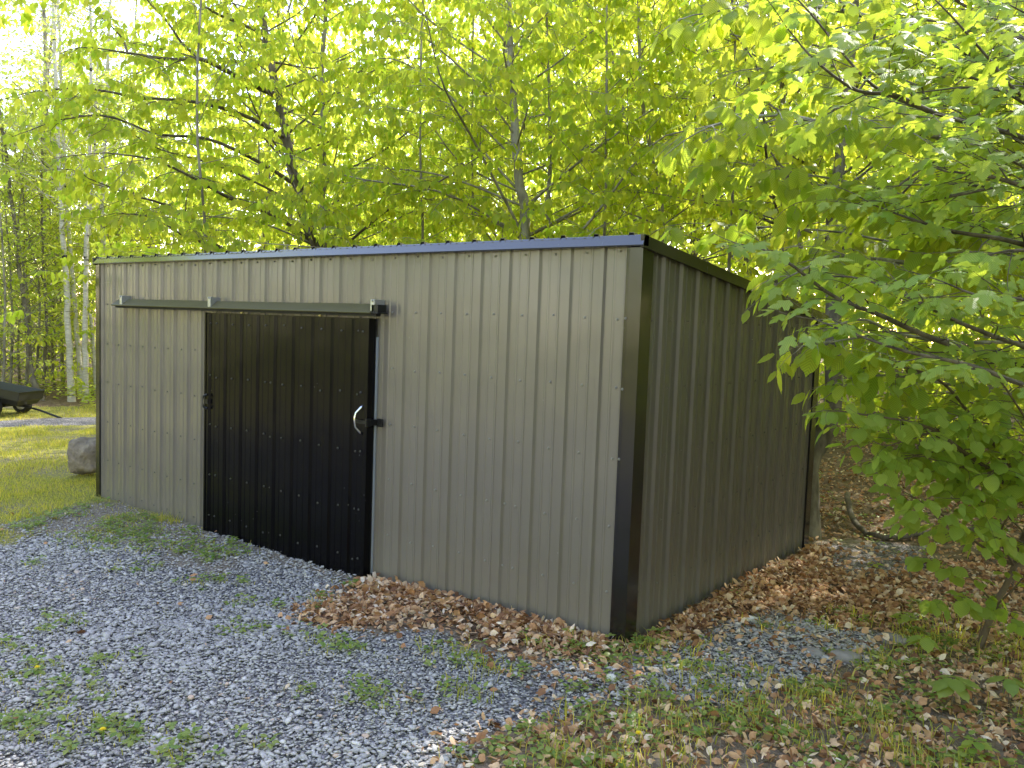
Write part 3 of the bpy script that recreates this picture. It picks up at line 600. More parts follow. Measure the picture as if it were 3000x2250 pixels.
# ------------------------------------------------------------------ the shed
SH = np.array([-2.97, 1.55, -.1])
shed = empty('metal_shed', SH, 0, 'low lean-to shed of taupe ribbed steel with dark corner trim and a black sliding door', 'shed')
def sp_(o, par=shed, off=SH):
    o.parent = par; o.location = tuple(-off); return o
def profile(a, b, scr0, pitch=.2286):
    """ribbed steel sheet section: list of (along, height)"""
    ev = []
    k0 = int((a-scr0)/pitch)-2
    for k_ in range(k0, k0+60):
        s0 = scr0+pitch*k_; r0 = s0+pitch/2
        ev += [(s0-.046, 0), (s0-.041, .005), (s0-.033, .005), (s0-.026, 0), (s0+.026, 0), (s0+.033, .005), (s0+.041, .005), (s0+.046, 0)]
        ev += [(r0-.027, 0), (r0-.0235, .003), (r0-.014, .020), (r0+.012, .020), (r0+.0225, .003), (r0+.027, 0)]
    ev = sorted(e for e in ev if a < e[0] < b); return [(a, 0)]+ev+[(b, 0)]
def sheet(name, prof, fn, zt, m, par=None, zb=-.25, off=SH):
    """fn(along, h) -> (x, y); zt(along) top height"""
    zs = 7; V = []; n = len(prof)
    for j in range(zs):
        for s_, h_ in prof:
            x, y = fn(s_, h_); t = j/(zs-1); V.append((x, y, zb+(zt(s_)-zb)*t))
    F = [(j*n+i, j*n+i+1, (j+1)*n+i+1, (j+1)*n+i) for j in range(zs-1) for i in range(n-1)]
    me = D.meshes.new(name); me.from_pydata(V, [], F); me.update(); o = link(name, me, m)
    return sp_(o, par or shed, off)
TOP = lambda y: 2.262-.106*(y+.03)
sheet('front_wall', profile(-6.07, .06, 0.), lambda s, h: (s, -h), lambda s: 2.25, M['wall'])
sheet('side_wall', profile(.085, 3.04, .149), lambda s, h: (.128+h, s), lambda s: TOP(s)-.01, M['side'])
sheet('side_wall', profile(.0, 3.05, .1), lambda s, h: (-6.10-h, s), lambda s: TOP(s)-.01, M['wall'])
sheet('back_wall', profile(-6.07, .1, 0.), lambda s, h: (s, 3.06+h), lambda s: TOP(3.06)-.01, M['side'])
# roof sheet: ribs run front to back
RZ = lambda y: 2.288-.106*(y+.03)
pr = [(s, h*1.35) for s, h in profile(-6.13, .165, -.03)]
V = []; yy = [-.045, 1., 2.1, 3.2]
for y_ in yy: V += [(s, y_, RZ(y_)+h) for s, h in pr]
for y_ in yy[::-1]: V += [(s, y_, RZ(y_)+h-.004) for s, h in pr]
n = len(pr); F = [(j*n+i, j*n+i+1, (j+1)*n+i+1, (j+1)*n+i) for j in range(2*len(yy)-1) for i in range(n-1)] + [((2*len(yy)-1)*n+i, (2*len(yy)-1)*n+i+1, i+1, i) for i in range(n-1)]
me = D.meshes.new('roof'); me.from_pydata(V, [], F); me.update(); sp_(link('roof', me, M['trim']))
# eave fascia in three overlapping lengths
xa, xb, xc, xd = -6.14, float(onY(608, 548, -.05)[0]), float(onY(1303, 520, -.05)[0]), .172
for (a, b, dy) in ((xa, xb-.001, 0), (xb, xc-.001, -.003), (xc, xd, -.006)):
    q = MB(); pf = [(0, -.036+dy, 2.303), (0, -.060+dy, 2.246), (0, -.056+dy, 2.238), (0, -.004, 2.240), (0, -.002, 2.303)]
    q.prism(pf[::-1], (a, 0, 0), (b, 0, 0)); sp_(q.build('fascia', M['fascia'], bevel=.0015))
# rake trims
for x0, x1, nm in ((.150, .172, 'rake_trim'), (-6.15, -6.128, 'rake_trim')):
    q = MB(); pts = [(0, -.058, 2.302), (0, 3.2, 2.302-.106*3.258), (0, 3.2, 2.302-.106*3.258-.07), (0, -.056, 2.232)]
    sg = 1 if x0 > 0 else -1
    q.prism([(x0, *p_[1:]) for p_ in pts], (0, 0, 0), (x1-x0, 0, 0)); sp_(q.build(nm, M['hood'], bevel=.002))
q = MB(); q.box(-6.1, .14, 3.16, 3.2, RZ(3.2)-.09, RZ(3.2)-.004); sp_(q.build('fascia', M['hood']))
# corner trims
def corner(poly, zt, m=M['trim']):
    q = MB(); q.prism([(a, b, -.25) for a, b in poly], (0, 0, 0), (0, 0, zt+.25)); sp_(q.build('corner_trim', m, bevel=.0015))
corner([(.045, -.002), (.045, -.020), (.068, -.024), (.071, -.017), (.074, -.034), (.156, -.034), (.156, .092), (.150, .095), (.132, .095), (.1, -.002)], 2.236)
corner([(-6.045, -.002), (-6.1, -.002), (-6.104, .07), (-6.128, .07), (-6.128, -.034), (-6.055, -.034), (-6.05, -.020)], 2.236)
corner([(.126, 2.985), (.152, 2.985), (.156, 3.09), (.06, 3.095), (.06, 3.08), (.126, 3.08)], 1.92)
# screws: 100 nearest as parts, the rest as one part
def screw_me(sz=.0085):
    q = MB(); k = 6
    ring = lambda r, h: [(r*math.cos(i*math.pi/3), -h, r*math.sin(i*math.pi/3)) for i in range(k)]
    v = ring(sz, 0)+ring(sz, .002)+ring(sz*.62, .0035)+ring(sz*.55, .0085)+[(0, -.009, 0)]
    f = [tuple((i, (i+1) % k, (i+1) % k+k, i+k)) for i in range(k)]+[(k+i, k+(i+1) % k, 2*k+(i+1) % k, 2*k+i) for i in range(k)]+[(2*k+i, 2*k+(i+1) % k, 3*k+(i+1) % k, 3*k+i) for i in range(k)]+[(3*k+i, 3*k+(i+1) % k, 4*k) for i in range(k)]
    return np.array(v, float), f
SV, SF = screw_me()
M['screw'] = plain('painted screw head', (.20, .19, .17), rough=.4, spec=.5, var=.1)
M['screwd'] = plain('dark screw head', (.03, .03, .03), rough=.3, spec=.8, var=.1)
ROWS = [2.24-.016]+[2.24-.398*r for r in range(1, 6)]+[.26-.0, .035]
ROWS = [2.216, 1.842, 1.444, 1.046, .648, .249, -.06]
DX0, DX1 = -4.035, -1.965
scr = []
for i in range(27):
    for r, z in enumerate(ROWS):
        x = .2286*(i-26); jx, jz = RNG.normal(0, .004), RNG.normal(0, .005)
        if DX0 < x < DX1+.03 and z < 1.8: continue
        if z < float(gz(x, -.05))+.03: continue
        scr.append(('f', np.array([x+jx, -.001, z+jz])))
for z in ROWS[1:6]: scr.append(('f', np.array([-.0286-.0572*13, -.001, z+.003])) if z < 1 else ('f', np.array([.058, -.0225, z])))
for j in range(13):
    for r, z in enumerate(ROWS[1:]):
        y = .149+.2286*j; z = z+RNG.normal(0, .005)
        if z > TOP(y)-.05 or z < float(gz(.2, y))+.04: continue
        scr.append(('s', np.array([.129, y+RNG.normal(0, .004), z])))
scr.sort(key=lambda e: np.linalg.norm(e[1]-CAM))
def place_screw(kd, p_):
    v = SV.copy()
    if kd == 's': v = np.stack([-v[:, 1], v[:, 0], v[:, 2]], 1)
    return v+p_
sm = {}
for kd in 'fs':
    me = D.meshes.new('screw_'+kd); v = place_screw(kd, 0); me.from_pydata([tuple(a) for a in v], [], SF if kd == 'f' else [t[::-1] for t in SF]); me.update()
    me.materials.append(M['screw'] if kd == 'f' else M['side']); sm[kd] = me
for kd, p_ in scr[:100]:
    o = link('screw', sm[kd], None, shed); o.location = tuple(p_-SH)
q = MB()
for kd, p_ in scr[100:]: q.add(place_screw(kd, p_), SF if kd == 'f' else [t[::-1] for t in SF])
# door ---------------------------------------------------------------
DZ0, DZ1 = -.105, 1.792
def dsheet():
    pr = profile(DX0+.02, DX1-.03, -3.88, .2286)
    return pr
me_o = sheet('door', dsheet(), lambda s, h: (s, -.078-h*.8), lambda s: DZ1-.01, M['black'], zb=DZ0)
door = me_o
q2 = MB(); q2.box(DX0+.012, DX1-.012, -.074, -.040, DZ0+.005, DZ1-.006)
def sub(o, par=door): o.parent = par; o.location = (0, 0, 0); return o
sub(q2.build('door_core', M['black']))
for (a, b, z0, z1) in ((DX0, DX0+.022, DZ0-.002, DZ1), (DX1-.034, DX1, DZ0-.002, DZ1)):
    w = MB(); w.box(a, b, -.100, -.036, z0, z1); sub(w.build('edge_channel', M['black'], bevel=.002))
w = MB(); w.box(DX0+.022, DX1-.034, -.088, -.038, DZ1-.008, DZ1); sub(w.build('edge_channel', M['black']))
for i in range(13):
    for r, z in enumerate([1.70, 1.25, .83, .40, .04]):
        x = [-3.97, -3.88, -3.6514, -3.4228, -3.194, -3.105, -2.9656, -2.737, -2.508, -2.28, -2.18, -2.1, -2.05][i]
        q.add(place_screw('f', np.array([x+RNG.normal(0, .005), -.079, z+RNG.normal(0, .008)])), SF)
o = q.build('screw', M['screwd']); sp_(o); o['kind'] = 'stuff'
# handles
w = MB(); hx0 = -2.03
w.tube([(hx0, -.083, 1.165), (hx0-.004, -.098, 1.15), (hx0-.018, -.130, 1.115), (hx0-.022, -.137, 1.07), (hx0-.018, -.132, 1.015), (hx0-.004, -.1, .978), (hx0, -.083, .963)], [.013, .010, .008, .0095, .008, .010, .013], 8)
sub(w.build('handle', M['chrome'], smooth=True))
w = MB(); hh = onY(449, 868, -.11); w.tube([(DX0+.045, -.1, hh[2]+.06), (DX0+.03, -.125, hh[2]+.045), (DX0+.028, -.13, hh[2]), (DX0+.03, -.125, hh[2]-.045), (DX0+.045, -.1, hh[2]-.06)], [.012, .009, .01, .009, .012], 8)
w.box(DX0+.03, DX0+.06, -.104, -.098, hh[2]-.02, hh[2]+.02); sub(w.build('handle', M['iron'], smooth=False))
# hasp on the wall beside the door
w = MB(); hz = float(onY(805, 911, -.03)[2])
w.box(DX1-.12, DX1+.01, -.112, -.104, hz-.012, hz+.012); w.box(DX1+.01, DX1+.03, -.09, -.028, hz-.02, hz+.02); w.box(DX1+.03, DX1+.085, -.032, -.024, hz-.03, hz+.028); w.box(DX1+.004, DX1+.018, -.12, -.07, hz-.028, hz+.028)
for a in (.042, .07):
    for b in (-.015, .015): w.tube([(DX1+a, -.031, hz+b), (DX1+a, -.038, hz+b)], [.006, .005], 6)
sp_(w.build('hasp', M['iron']))
# pale jamb strip showing behind the door edge
w = MB(); w.prism([(DX1+.006, -.034, 1.66), (DX1+.021, -.034, 1.66), (DX1+.014, -.034, -.05), (DX1+.004, -.034, -.05)], (0, 0, 0), (0, .012, 0)); sp_(w.build('door_jamb', M['white']))
# track hood, rail, brackets
hx1, hx2 = -5.62, -1.925; js = float(onY(660, 665, -.12)[0])
for a, b, dz in ((hx1, js-.001, 0), (js, hx2, .002)):
    w = MB(); pf = [(-.048, 1.893+dz), (-.122-dz, 1.838+dz), (-.132-dz, 1.831), (-.130, 1.824), (-.104, 1.824), (-.104, 1.829), (-.045, 1.885)]
    w.prism([(0, y_, z_) for y_, z_ in pf][::-1], (a, 0, 0), (b, 0, 0)); sp_(w.build('track_hood', M['hood2'], bevel=.001))
w = MB(); w.box(hx1+.03, hx2+.03, -.098, -.055, 1.806, 1.846); sp_(w.build('track_rail', M['soffit']))
w = MB(); w.box(hx2+.001, hx2+.066, -.118, -.036, 1.835, 1.888); w.box(hx2+.001, hx2+.075, -.125, -.03, 1.826, 1.834); sp_(w.build('track_end', M['iron'], bevel=.002))
for bxx in (float(onY(262, 642, -.11)[0]), float(onY(453, 645, -.11)[0]), float(onY(806, 648, -.11)[0])):
    w = MB(); z0, z1 = 1.885, 1.922
    w.box(bxx-.018, bxx+.018, -.118, -.112, z0-.05, z1); w.box(bxx+.0185, bxx+.023, -.1175, -.02, z0-.05, z1+.001); w.box(bxx-.018, bxx+.018, -.111, -.02, z1-.005, z1)
    w.tube([(bxx, -.118, z0+.03), (bxx, -.127, z0+.03)], [.0095, .0085], 6)
    sp_(w.build('track_bracket', M['galv'], bevel=.0015))
for u in (524., 693.):
    hxx = float(onY(u, 690, -.08)[0]); w = MB(); w.box(hxx-.006, hxx+.006, -.088, -.078, DZ1-.002, 1.808); w.box(hxx-.011, hxx+.011, -.094, -.072, DZ1+.002, DZ1+.010); sp_(w.build('door_hanger', M['brass']))

# ------------------------------------------------------------------ boulder, loose stones, fallen branch
def rock(name, loc, size, seed, m, label, cat, sub_=4, rz=0., flat=False):
    import bmesh
    from mathutils import noise, Vector
    bm = bmesh.new(); bmesh.ops.create_icosphere(bm, subdivisions=sub_, radius=1.)
    off = Vector((seed*3.1, seed*1.7, seed*.9))
    for v in bm.verts:
        c = v.co.copy()
        k = max(abs(c.x), abs(c.y), abs(c.z)); c = c*(1-.3+.3/k)               # towards a rounded block
        n_ = noise.noise(c*1.1+off)*.22+noise.noise(c*2.7+off)*.09+noise.noise(c*7+off)*.025
        c = c*(1+n_); v.co = Vector((c.x*size[0], c.y*size[1], c.z*size[2]))
    me = D.meshes.new(name); bm.to_mesh(me); bm.free()
    for p_ in me.polygons: p_.use_smooth = True
    o = link(name, me, m); o.location = loc; o.rotation_euler = (0, 0, rz); return tag(o, label, cat)
rock('boulder', (-7.20, .42, .10), (.195, .21, .215), 3, M['rockm'], 'large rounded brown boulder on the grass past the left corner of the shed', 'boulder', rz=.5)
g1 = G(1822, 1428); rock('flat_stone', (*g1, .015), (.085, .06, .045), 5, M['flatrock'], 'larger of two pinkish flat stones set in the dark gravel at right', 'stone', 3)
g1 = G(1757, 1415); rock('flat_stone', (*g1, .008), (.07, .045, .03), 8, M['flatrock'], 'smaller pinkish flat stone left of the larger one in the dark gravel', 'stone', 3)
g1 = G(1620, 1344); rock('white_stone', (*g1, .02), (.045, .022, .02), 11, M['quartz'], 'white block of stone beside the leaf drift near the side wall', 'stone', 3, .3)
g1 = G(1320, 1472); rock('white_stone', (*g1, .02), (.026, .018, .02), 12, M['quartz'], 'small white stone on the gravel below the black corner of the shed', 'stone', 2)
g1 = G(1617, 1540); rock('white_stone', (*g1, .012), (.03, .02, .016), 13, M['quartz'], 'small white stone among weeds in the lower right ground', 'stone', 2, 1.)
g1 = G(1760, 1392); rock('flat_stone', (G(1930, 1388)[0], G(1930, 1388)[1], .01), (.09, .06, .035), 15, M['flatrock'], 'grey flat stone between the dark gravel and the low bushes', 'stone', 3)
s = Tree(np.random.default_rng(5)); pp = []
for u, v, h in ((1829, 1093, .22), (1838, 1122, .12), (1862, 1145, .05), (1905, 1158, .03), (1965, 1160, .03), (2050, 1150, .03), (2160, 1143, .05)):
    g1 = G(u, v+ (30*h), 0.); pp.append((g1[0], g1[1], float(gz(*g1))+h))
s.tube(spline(pp, 24)+np.random.default_rng(2).normal(0, .006, (24, 3)), np.linspace(.03, .02, 24), 7)
base = np.array(pp[0]); me = mesh_np('fallen_branch', s.tv[0]-base, s.tf[0], smooth=True); o = link('fallen_branch', me, M['barkd']); o.location = base
tag(o, 'crooked dark dead branch lying on the leaf covered forest floor', 'branch')

# dandelions
def dandelion(u, v, zz, label):
    g_ = G(u, v, zz); z0 = float(gz(*g_)); t_ = empty('dandelion', (g_[0], g_[1], z0), 0, label, 'dandelion')
    w = MB(); w.tube([(0, 0, -.01), (.004, 0, .04), (.0, .004, .07)], [.002, .002, .0018], 5); w.build('stem', M['herb'], t_)
    V = []; F = []
    for i in range(34):
        a = i*2.4; r = .003+.009*(i/34)**.5*1.2; e = .9-.8*i/34; b = len(V); c_, s_ = math.cos(a), math.sin(a)
        V += [(0, 0, .07), (r*c_-.002*s_, r*s_+.002*c_, .072+.01*e), (r*1.25*c_, r*1.25*s_, .072+.012*e), (r*c_+.002*s_, r*s_-.002*c_, .072+.01*e)]; F.append((b, b+1, b+2, b+3))
    w = MB(); w.add(V, F); w.build('flower_head', M['yellow'], t_)
dandelion(81, 1470, -.08, 'yellow dandelion among the weeds left of the dry grass clump')
dandelion(222, 1608, -.05, 'yellow dandelion in the grass line at the bottom left of the gravel')
dandelion(1378, 1618, 0, 'yellow dandelion at the bottom edge of the weedy ground right of centre')
dandelion(570, 1180, -.1, 'small yellow dandelion at the foot of the wall left of the black door')

# ------------------------------------------------------------------ dump cart
hd = np.array([.88, .475]); sd = np.array([-hd[1], hd[0]]); ax0 = P(16, 880, 14.6)[:2]
gc = float(gz(*ax0)); WR = .19
cart = empty('dump_cart', (ax0[0], ax0[1], gc), math.atan2(hd[1], hd[0]), 'black two wheeled garden dump cart resting on its tongue in front of the birches', 'cart')
tl = -.12      # nose-down pitch
cart.scale = (.92, .92, .92)
def rot(p_): x, y, z = p_; z -= WR; return (x*math.cos(tl)-z*math.sin(tl), y, x*math.sin(tl)+z*math.cos(tl)+WR)
def cbox(m_, x0, x1, y0, y1, z0, z1): 
    b = MB(); b.box(x0, x1, y0, y1, z0, z1); m_.add([rot(v) for v in b.v], b.f)
w = MB(); H0, H1, H2 = .27, .36, .55
def ringr(x0, x1, y, z): return [(x0, -y, z), (x1, -y, z), (x1, y, z), (x0, y, z)]
rs = [ringr(-.62, .42, .26, H0), ringr(-.67, .46, .30, H1), ringr(-.69, .48, .32, H1+.012), ringr(-.715, .505, .335, H2), ringr(-.74, .53, .358, H2), ringr(-.745, .535, .362, H2-.02), ringr(-.72, .51, .342, H2-.022)]
ins = [ringr(-.71, .50, .33, H2), ringr(-.63, .43, .26, H1+.01), ringr(-.55, .37, .21, H0+.012)]
V = [rot(p_) for r_ in rs[:5] for p_ in r_]; F = [(3, 2, 1, 0)]
for j in range(4): F += [(j*4+i, j*4+(i+1) % 4, j*4+4+(i+1) % 4, j*4+4+i) for i in range(4)]
nb = len(V); V += [rot(p_) for r_ in ins for p_ in r_]
F += [(16+i, 16+(i+1) % 4, nb+(i+1) % 4, nb+i) for i in range(4)]
for j in range(2): F += [(nb+j*4+i, nb+j*4+(i+1) % 4, nb+j*4+4+(i+1) % 4, nb+j*4+4+i) for i in range(4)]
F.append((nb+8, nb+9, nb+10, nb+11))
w.add(V, F); w.build('tub', M['cart'], cart, bevel=.008)
w = MB(); cbox(w, -.5, .5, -.03, .03, .215, .262); cbox(w, -.02, .04, -.30, .30, WR-.02, WR+.02); cbox(w, -.06, .08, -.16, -.12, WR, .26); cbox(w, -.06, .08, .12, .16, WR, .26); w.build('frame', M['iron'], cart)
w = MB(); w.tube([rot((.3, 0, .235)), rot((.7, 0, .215)), rot((1.18, 0, .14))], [.022, .02, .02], 6); cbox(w, 1.14, 1.28, -.03, .03, .115, .13); w.build('tongue', M['iron'], cart)
for y_ in (-.38, .38):
    wh = MB()
    prof_ = [(.115, -.05), (.15, -.062), (.178, -.055), (.19, -.03), (.192, 0), (.19, .03), (.178, .055), (.15, .062), (.115, .05)]; K_ = 28
    V = [(r_*math.cos(a), y_+h_, WR+r_*math.sin(a)) for a in np.linspace(0, 2*math.pi, K_, endpoint=False) for r_, h_ in prof_]; n_ = len(prof_)
    F = [(i*n_+j, i*n_+j+1, ((i+1) % K_)*n_+j+1, ((i+1) % K_)*n_+j) for i in range(K_) for j in range(n_-1)]
    wh.add(V, F); 
    for i in range(K_):
        a = 2*math.pi*i/K_
        for sgn in (-1, 1):
            c_, s_ = math.cos(a), math.sin(a); wh.add([(.188*c_-.008*s_, y_, WR+.188*s_+.008*c_), (.188*c_+.008*s_, y_, WR+.188*s_-.008*c_), (.192*c_+.006*s_, y_+sgn*.045, WR+.192*s_-.006*c_), (.192*c_-.006*s_, y_+sgn*.045, WR+.192*s_+.006*c_), (.198*c_, y_+sgn*.02, WR+.198*s_)], [(0, 1, 4), (1, 2, 4), (2, 3, 4), (3, 0, 4)])
    wo = wh.build('wheel', M['rubber'], cart, smooth=False)
    rm = MB(); pf = [(.117, -.045), (.108, -.03), (.1, -.02), (.03, -.012), (.02, -.05), (0, -.05)]
    for sgn in (-1, 1):
        V = [(r_*math.cos(a), y_+sgn*h_*-1*-1, WR+r_*math.sin(a)) for a in np.linspace(0, 2*math.pi, K_, endpoint=False) for r_, h_ in pf]; n_ = len(pf)
        rm.add(V, [(i*n_+j, i*n_+j+1, ((i+1) % K_)*n_+j+1, ((i+1) % K_)*n_+j) for i in range(K_) for j in range(n_-1)])
    rm.build('rim', M['rimw'], wo, smooth=True)

# ------------------------------------------------------------------ trees
KB = dict(gap=.25, sl=.85, sp=.035, size=.098, droop=.62, lvl=1, sag=.22, start=.25)          # beech-like, drooping young leaves
def beech_hero(name, seed, pts, r0, r1, label, count=46, h0=1.2, Lmax=2.9, extra=(), leaf='mid', k=10, barkm='bark', lm='beech', kw=None, clip=None, size=None, cat='tree', group=None):
    kw = dict(KB, **(kw or {})); s = Tree(np.random.default_rng(seed)); path, rad = trunk_path(s, pts, r0, r1, k, 30)
    if count: auto_limbs(s, path, rad, count, h0, lambda f: Lmax*(1.05-.55*f), lambda f: .35+.35*f, kw)
    for e in extra: s.limb(e[0], e[1], **dict(kw, **(e[2] if len(e) > 2 else {})))
    b = pts[0]; return hero(name, s, (b[0], b[1], float(gz(b[0], b[1]))), leaf, M[lm], M[barkm], label, cat=cat, clip=clip, uvs=(leaf != 'mid'), group=group)
def PP(l): return [P(*a) for a in l]
def grd(p_, dz=-.25): return np.array([p_[0], p_[1], float(gz(p_[0], p_[1]))+dz])
def off_shed(p_):       # leaves never inside the shed or in front of its front wall
    x, y, z = p_[:, 0], p_[:, 1], p_[:, 2]
    ins = (x > -6.3) & (x < .3) & (y < 3.3) & (z < 2.42-.106*y)
    return ~ins
# A: dark leaning trunk with the long limb to the left
dA = 11.2; a1 = P(700, 600, dA)
beech_hero('leaning_tree', 101, [grd(P(725, 640, dA)), a1, P(657, 470, dA), P(628, 340, dA), P(610, 262, dA), P(590, 160, dA), P(568, 40, dA+.2), P(540, -160, dA+.4), P(530, -420, dA+.6)], .085, .03,
    'dark trunked tree leaning left behind the shed with a long limb reaching left', barkm='barkd', count=44, h0=2.2, Lmax=2.9, clip=off_shed,
    extra=[([P(596, 205, dA), P(545, 182, dA-.3), P(480, 148, dA-.7), P(433, 127, dA-1), P(370, 128, dA-1.2), P(300, 118, dA-1.5), P(235, 108, dA-1.8)], .045, dict(sl=1.1)),
           ([P(433, 127, dA-1), P(395, 95, dA-1.1), P(360, 45, dA-1.2), P(318, 0, dA-1.3), P(280, -60, dA-1.4)], .022),
           ([P(275, 112, dA-1.6), P(262, 80, dA-1.6), P(215, 35, dA-1.7), P(150, 0, dA-1.7)], .016),
           ([P(575, 75, dA), P(530, 55, dA), P(470, 30, dA-.2), P(420, 0, dA-.4), P(340, -40, dA-.6)], .03),
           ([P(672, 520, dA), P(600, 470, dA-.5), P(500, 430, dA-1.2), P(420, 385, dA-2), P(330, 345, dA-2.6), P(230, 330, dA-3)], .03, dict(sl=1.)),
           ([P(640, 400, dA), P(560, 350, dA-.5), P(450, 300, dA-1), P(340, 290, dA-1.5), P(230, 250, dA-2), P(120, 260, dA-2.4)], .03, dict(sl=1.1)),
           ([P(620, 300, dA), P(530, 250, dA-.6), P(420, 220, dA-1.2), P(300, 210, dA-1.6), P(180, 190, dA-2), P(60, 200, dA-2.4)], .03, dict(sl=1.1)),
           ([P(610, 600, dA), P(476, 535, dA-1), P(420, 480, dA-1.6), P(350, 440, dA-2.2), P(280, 420, dA-2.6), P(190, 385, dA-3)], .026, dict(sl=.9)),
           ([P(476, 535, dA-1), P(400, 510, dA-1.6), P(330, 470, dA-2), P(250, 460, dA-2.5)], .02)])
# B: slim pale stem right of A
dB = 11.4
beech_hero('slim_tree', 102, [grd(P(702, 640, dB)), P(701, 530, dB), P(697, 450, dB), P(699, 300, dB), P(696, 160, dB), P(703, 20, dB), P(708, -200, dB), P(712, -380, dB)], .05, .018,
    'slim pale grey stem just right of the dark leaning trunk', barkm='barkg', count=42, h0=2.3, Lmax=2.3, clip=off_shed)
dC = 9.7
beech_hero('grey_tree', 103, [grd(P(1145, 640, dC)), P(1133, 500, dC), P(1122, 400, dC), P(1112, 280, dC), P(1106, 150, dC), P(1097, 20, dC), P(1090, -180, dC), P(1085, -400, dC)], .07, .025,
    'upright grey trunked tree standing behind the middle of the shed roof', barkm='barkg', count=46, h0=2.2, Lmax=2.9, clip=off_shed)
beech_hero('slim_tree', 104, [grd(P(1185, 600, 10.3)), P(1184, 480, 10.3), P(1188, 300, 10.3), P(1186, 200, 10.3), P(1180, 20, 10.3), P(1175, -300, 10.3)], .032, .012,
    'thin grey stem right of the upright grey trunk behind the roof', barkm='barkg', count=36, h0=2.2, Lmax=2.1, clip=off_shed)
beech_hero('slim_tree', 105, [grd(P(1440, 600, 9.6)), P(1430, 500, 9.6), P(1420, 400, 9.6), P(1402, 300, 9.6), P(1385, 200, 9.6), P(1380, 60, 9.6), P(1370, -280, 9.6)], .035, .014,
    'thin curved grey stem behind the near end of the shed roof', barkm='barkg', count=38, h0=2.2, Lmax=2.2, clip=off_shed)
dF = 9.3
beech_hero('mottled_tree', 106, [grd(P(1686, 640, dF)), P(1685, 500, dF), P(1682, 380, dF), P(1684, 300, dF), P(1692, 180, dF), P(1700, 20, dF), P(1705, -260, dF)], .062, .025,
    'straight mottled trunk left of the forked tree, seen over the side of the roof', barkm='bark', count=38, h0=2.8, Lmax=2.7,
    extra=[([P(1690, 400, dF), P(1730, 370, dF-.2), P(1770, 340, dF-.6), P(1800, 320, dF-1)], .02)], clip=off_shed)
dH = 7.55
beech_hero('forked_tree', 107, [grd(P(1742, 1192, dH)), P(1746, 1080, dH), P(1752, 985, dH), P(1790, 915, dH), P(1800, 800, dH+.1), P(1796, 640, dH+.2), P(1792, 540, dH+.3), P(1802, 440, dH+.4), P(1812, 370, dH+.4), P(1828, 240, dH+.5), P(1842, 100, dH+.6), P(1852, -100, dH+.8), P(1860, -300, dH+1)], .10, .03,
    'forked dark trunk rising against the far corner of the side wall', barkm='bark', count=40, h0=2.6, Lmax=2.4,
    extra=[([P(1752, 985, dH), P(1756, 900, dH+.1), P(1748, 760, dH+.3), P(1740, 640, dH+.5), P(1725, 500, dH+.8), P(1700, 380, dH+1.2)], .06, dict(start=.5)),
           ([P(1806, 415, dH+.4), P(1772, 385, dH), P(1735, 350, dH-.3), P(1690, 330, dH-.6), P(1620, 310, dH-1)], .018), ([P(1800, 415, dH+.4), P(1840, 395, dH+.2), P(1900, 350, dH), P(1960, 330, dH-.2)], .02)], clip=off_shed)
# extra young beeches filling the middle (their own stems show between the others)
for i, (u, v, d, lab) in enumerate([(430, 560, 9.6, 'young beech whose low boughs hang over the left end of the roof'), (900, 560, 10.5, 'young beech with drooping leaves behind the roof between the grey trunks'), (1290, 560, 9.0, 'young beech with drooping leaves left of the thin curved stem'),
                                    (1560, 580, 8.9, 'young beech crowding the near corner of the roof'), (1010, 540, 11.5, 'thin young beech just left of the upright grey trunk'), (560, 560, 12.6, 'young beech behind the dark leaning trunk')]):
    q = P(u, v, d); beech_hero('young_beech', 120+i, [grd(q), q+np.array([.05, .05, 0]), q+np.array([.1, -.1, 1.6]), q+np.array([-.1, .1, 3.6]), q+np.array([0, .2, 5.6])], .02, .008, lab, barkm='barkg', count=34, h0=1.7, Lmax=2.3, clip=off_shed, group='young beeches behind the shed')

# ---- right side: maple and hazel close to the camera
MO = P(2420, 640, 5.4)
s = Tree(np.random.default_rng(201)); path, rad = trunk_path(s, [grd(MO), MO+np.array([0, 0, .3]), MO+np.array([-.1, .1, 1.7]), MO+np.array([0, 0, 3.6]), MO+np.array([.2, 0, 5.4])], .09, .03, 10)
KM = dict(gap=.12, sl=.66, sp=.05, size=.086, droop=.42, lvl=1, sag=.12, k=6)
def mlimb(s, l, r, **kw): s.limb(PP(l), r, **dict(KM, **kw))
mlimb(s, [(2420, 480, 4.8), (2300, 350, 4.2), (2207, 296, 3.9), (2100, 268, 3.8), (2007, 240, 3.7), (1919, 204, 3.7), (1859, 160, 3.6), (1767, 48, 3.6), (1715, -10, 3.6)], .014)
mlimb(s, [(2007, 240, 3.7), (1930, 205, 3.6), (1850, 195, 3.6), (1760, 130, 3.5), (1700, 60, 3.5)], .012)
mlimb(s, [(2420, 800, 4.6), (2300, 800, 4.2), (2150, 775, 4.1), (2000, 725, 4.), (1900, 680, 3.9), (1800, 640, 3.9), (1700, 565, 3.8), (1640, 535, 3.8)], .02, sl=.45)
mlimb(s, [(2450, 300, 4.8), (2330, 250, 4.4), (2212, 210, 4.2), (2130, 120, 4.1), (2060, 40, 4.), (1990, -30, 4.)], .012)
mlimb(s, [(2450, 200, 4.2), (2330, 100, 3.4), (2250, 20, 3.2), (2150, -60, 3.2)], .009)
mlimb(s, [(2400, 640, 4.8), (2290, 560, 4.3), (2180, 520, 4.1), (2060, 500, 4.1), (1960, 470, 4.2), (1880, 440, 4.3)], .018)
mlimb(s, [(2420, 560, 4.5), (2330, 460, 3.8), (2230, 410, 3.6), (2130, 380, 3.6), (2040, 370, 3.7)], .018)
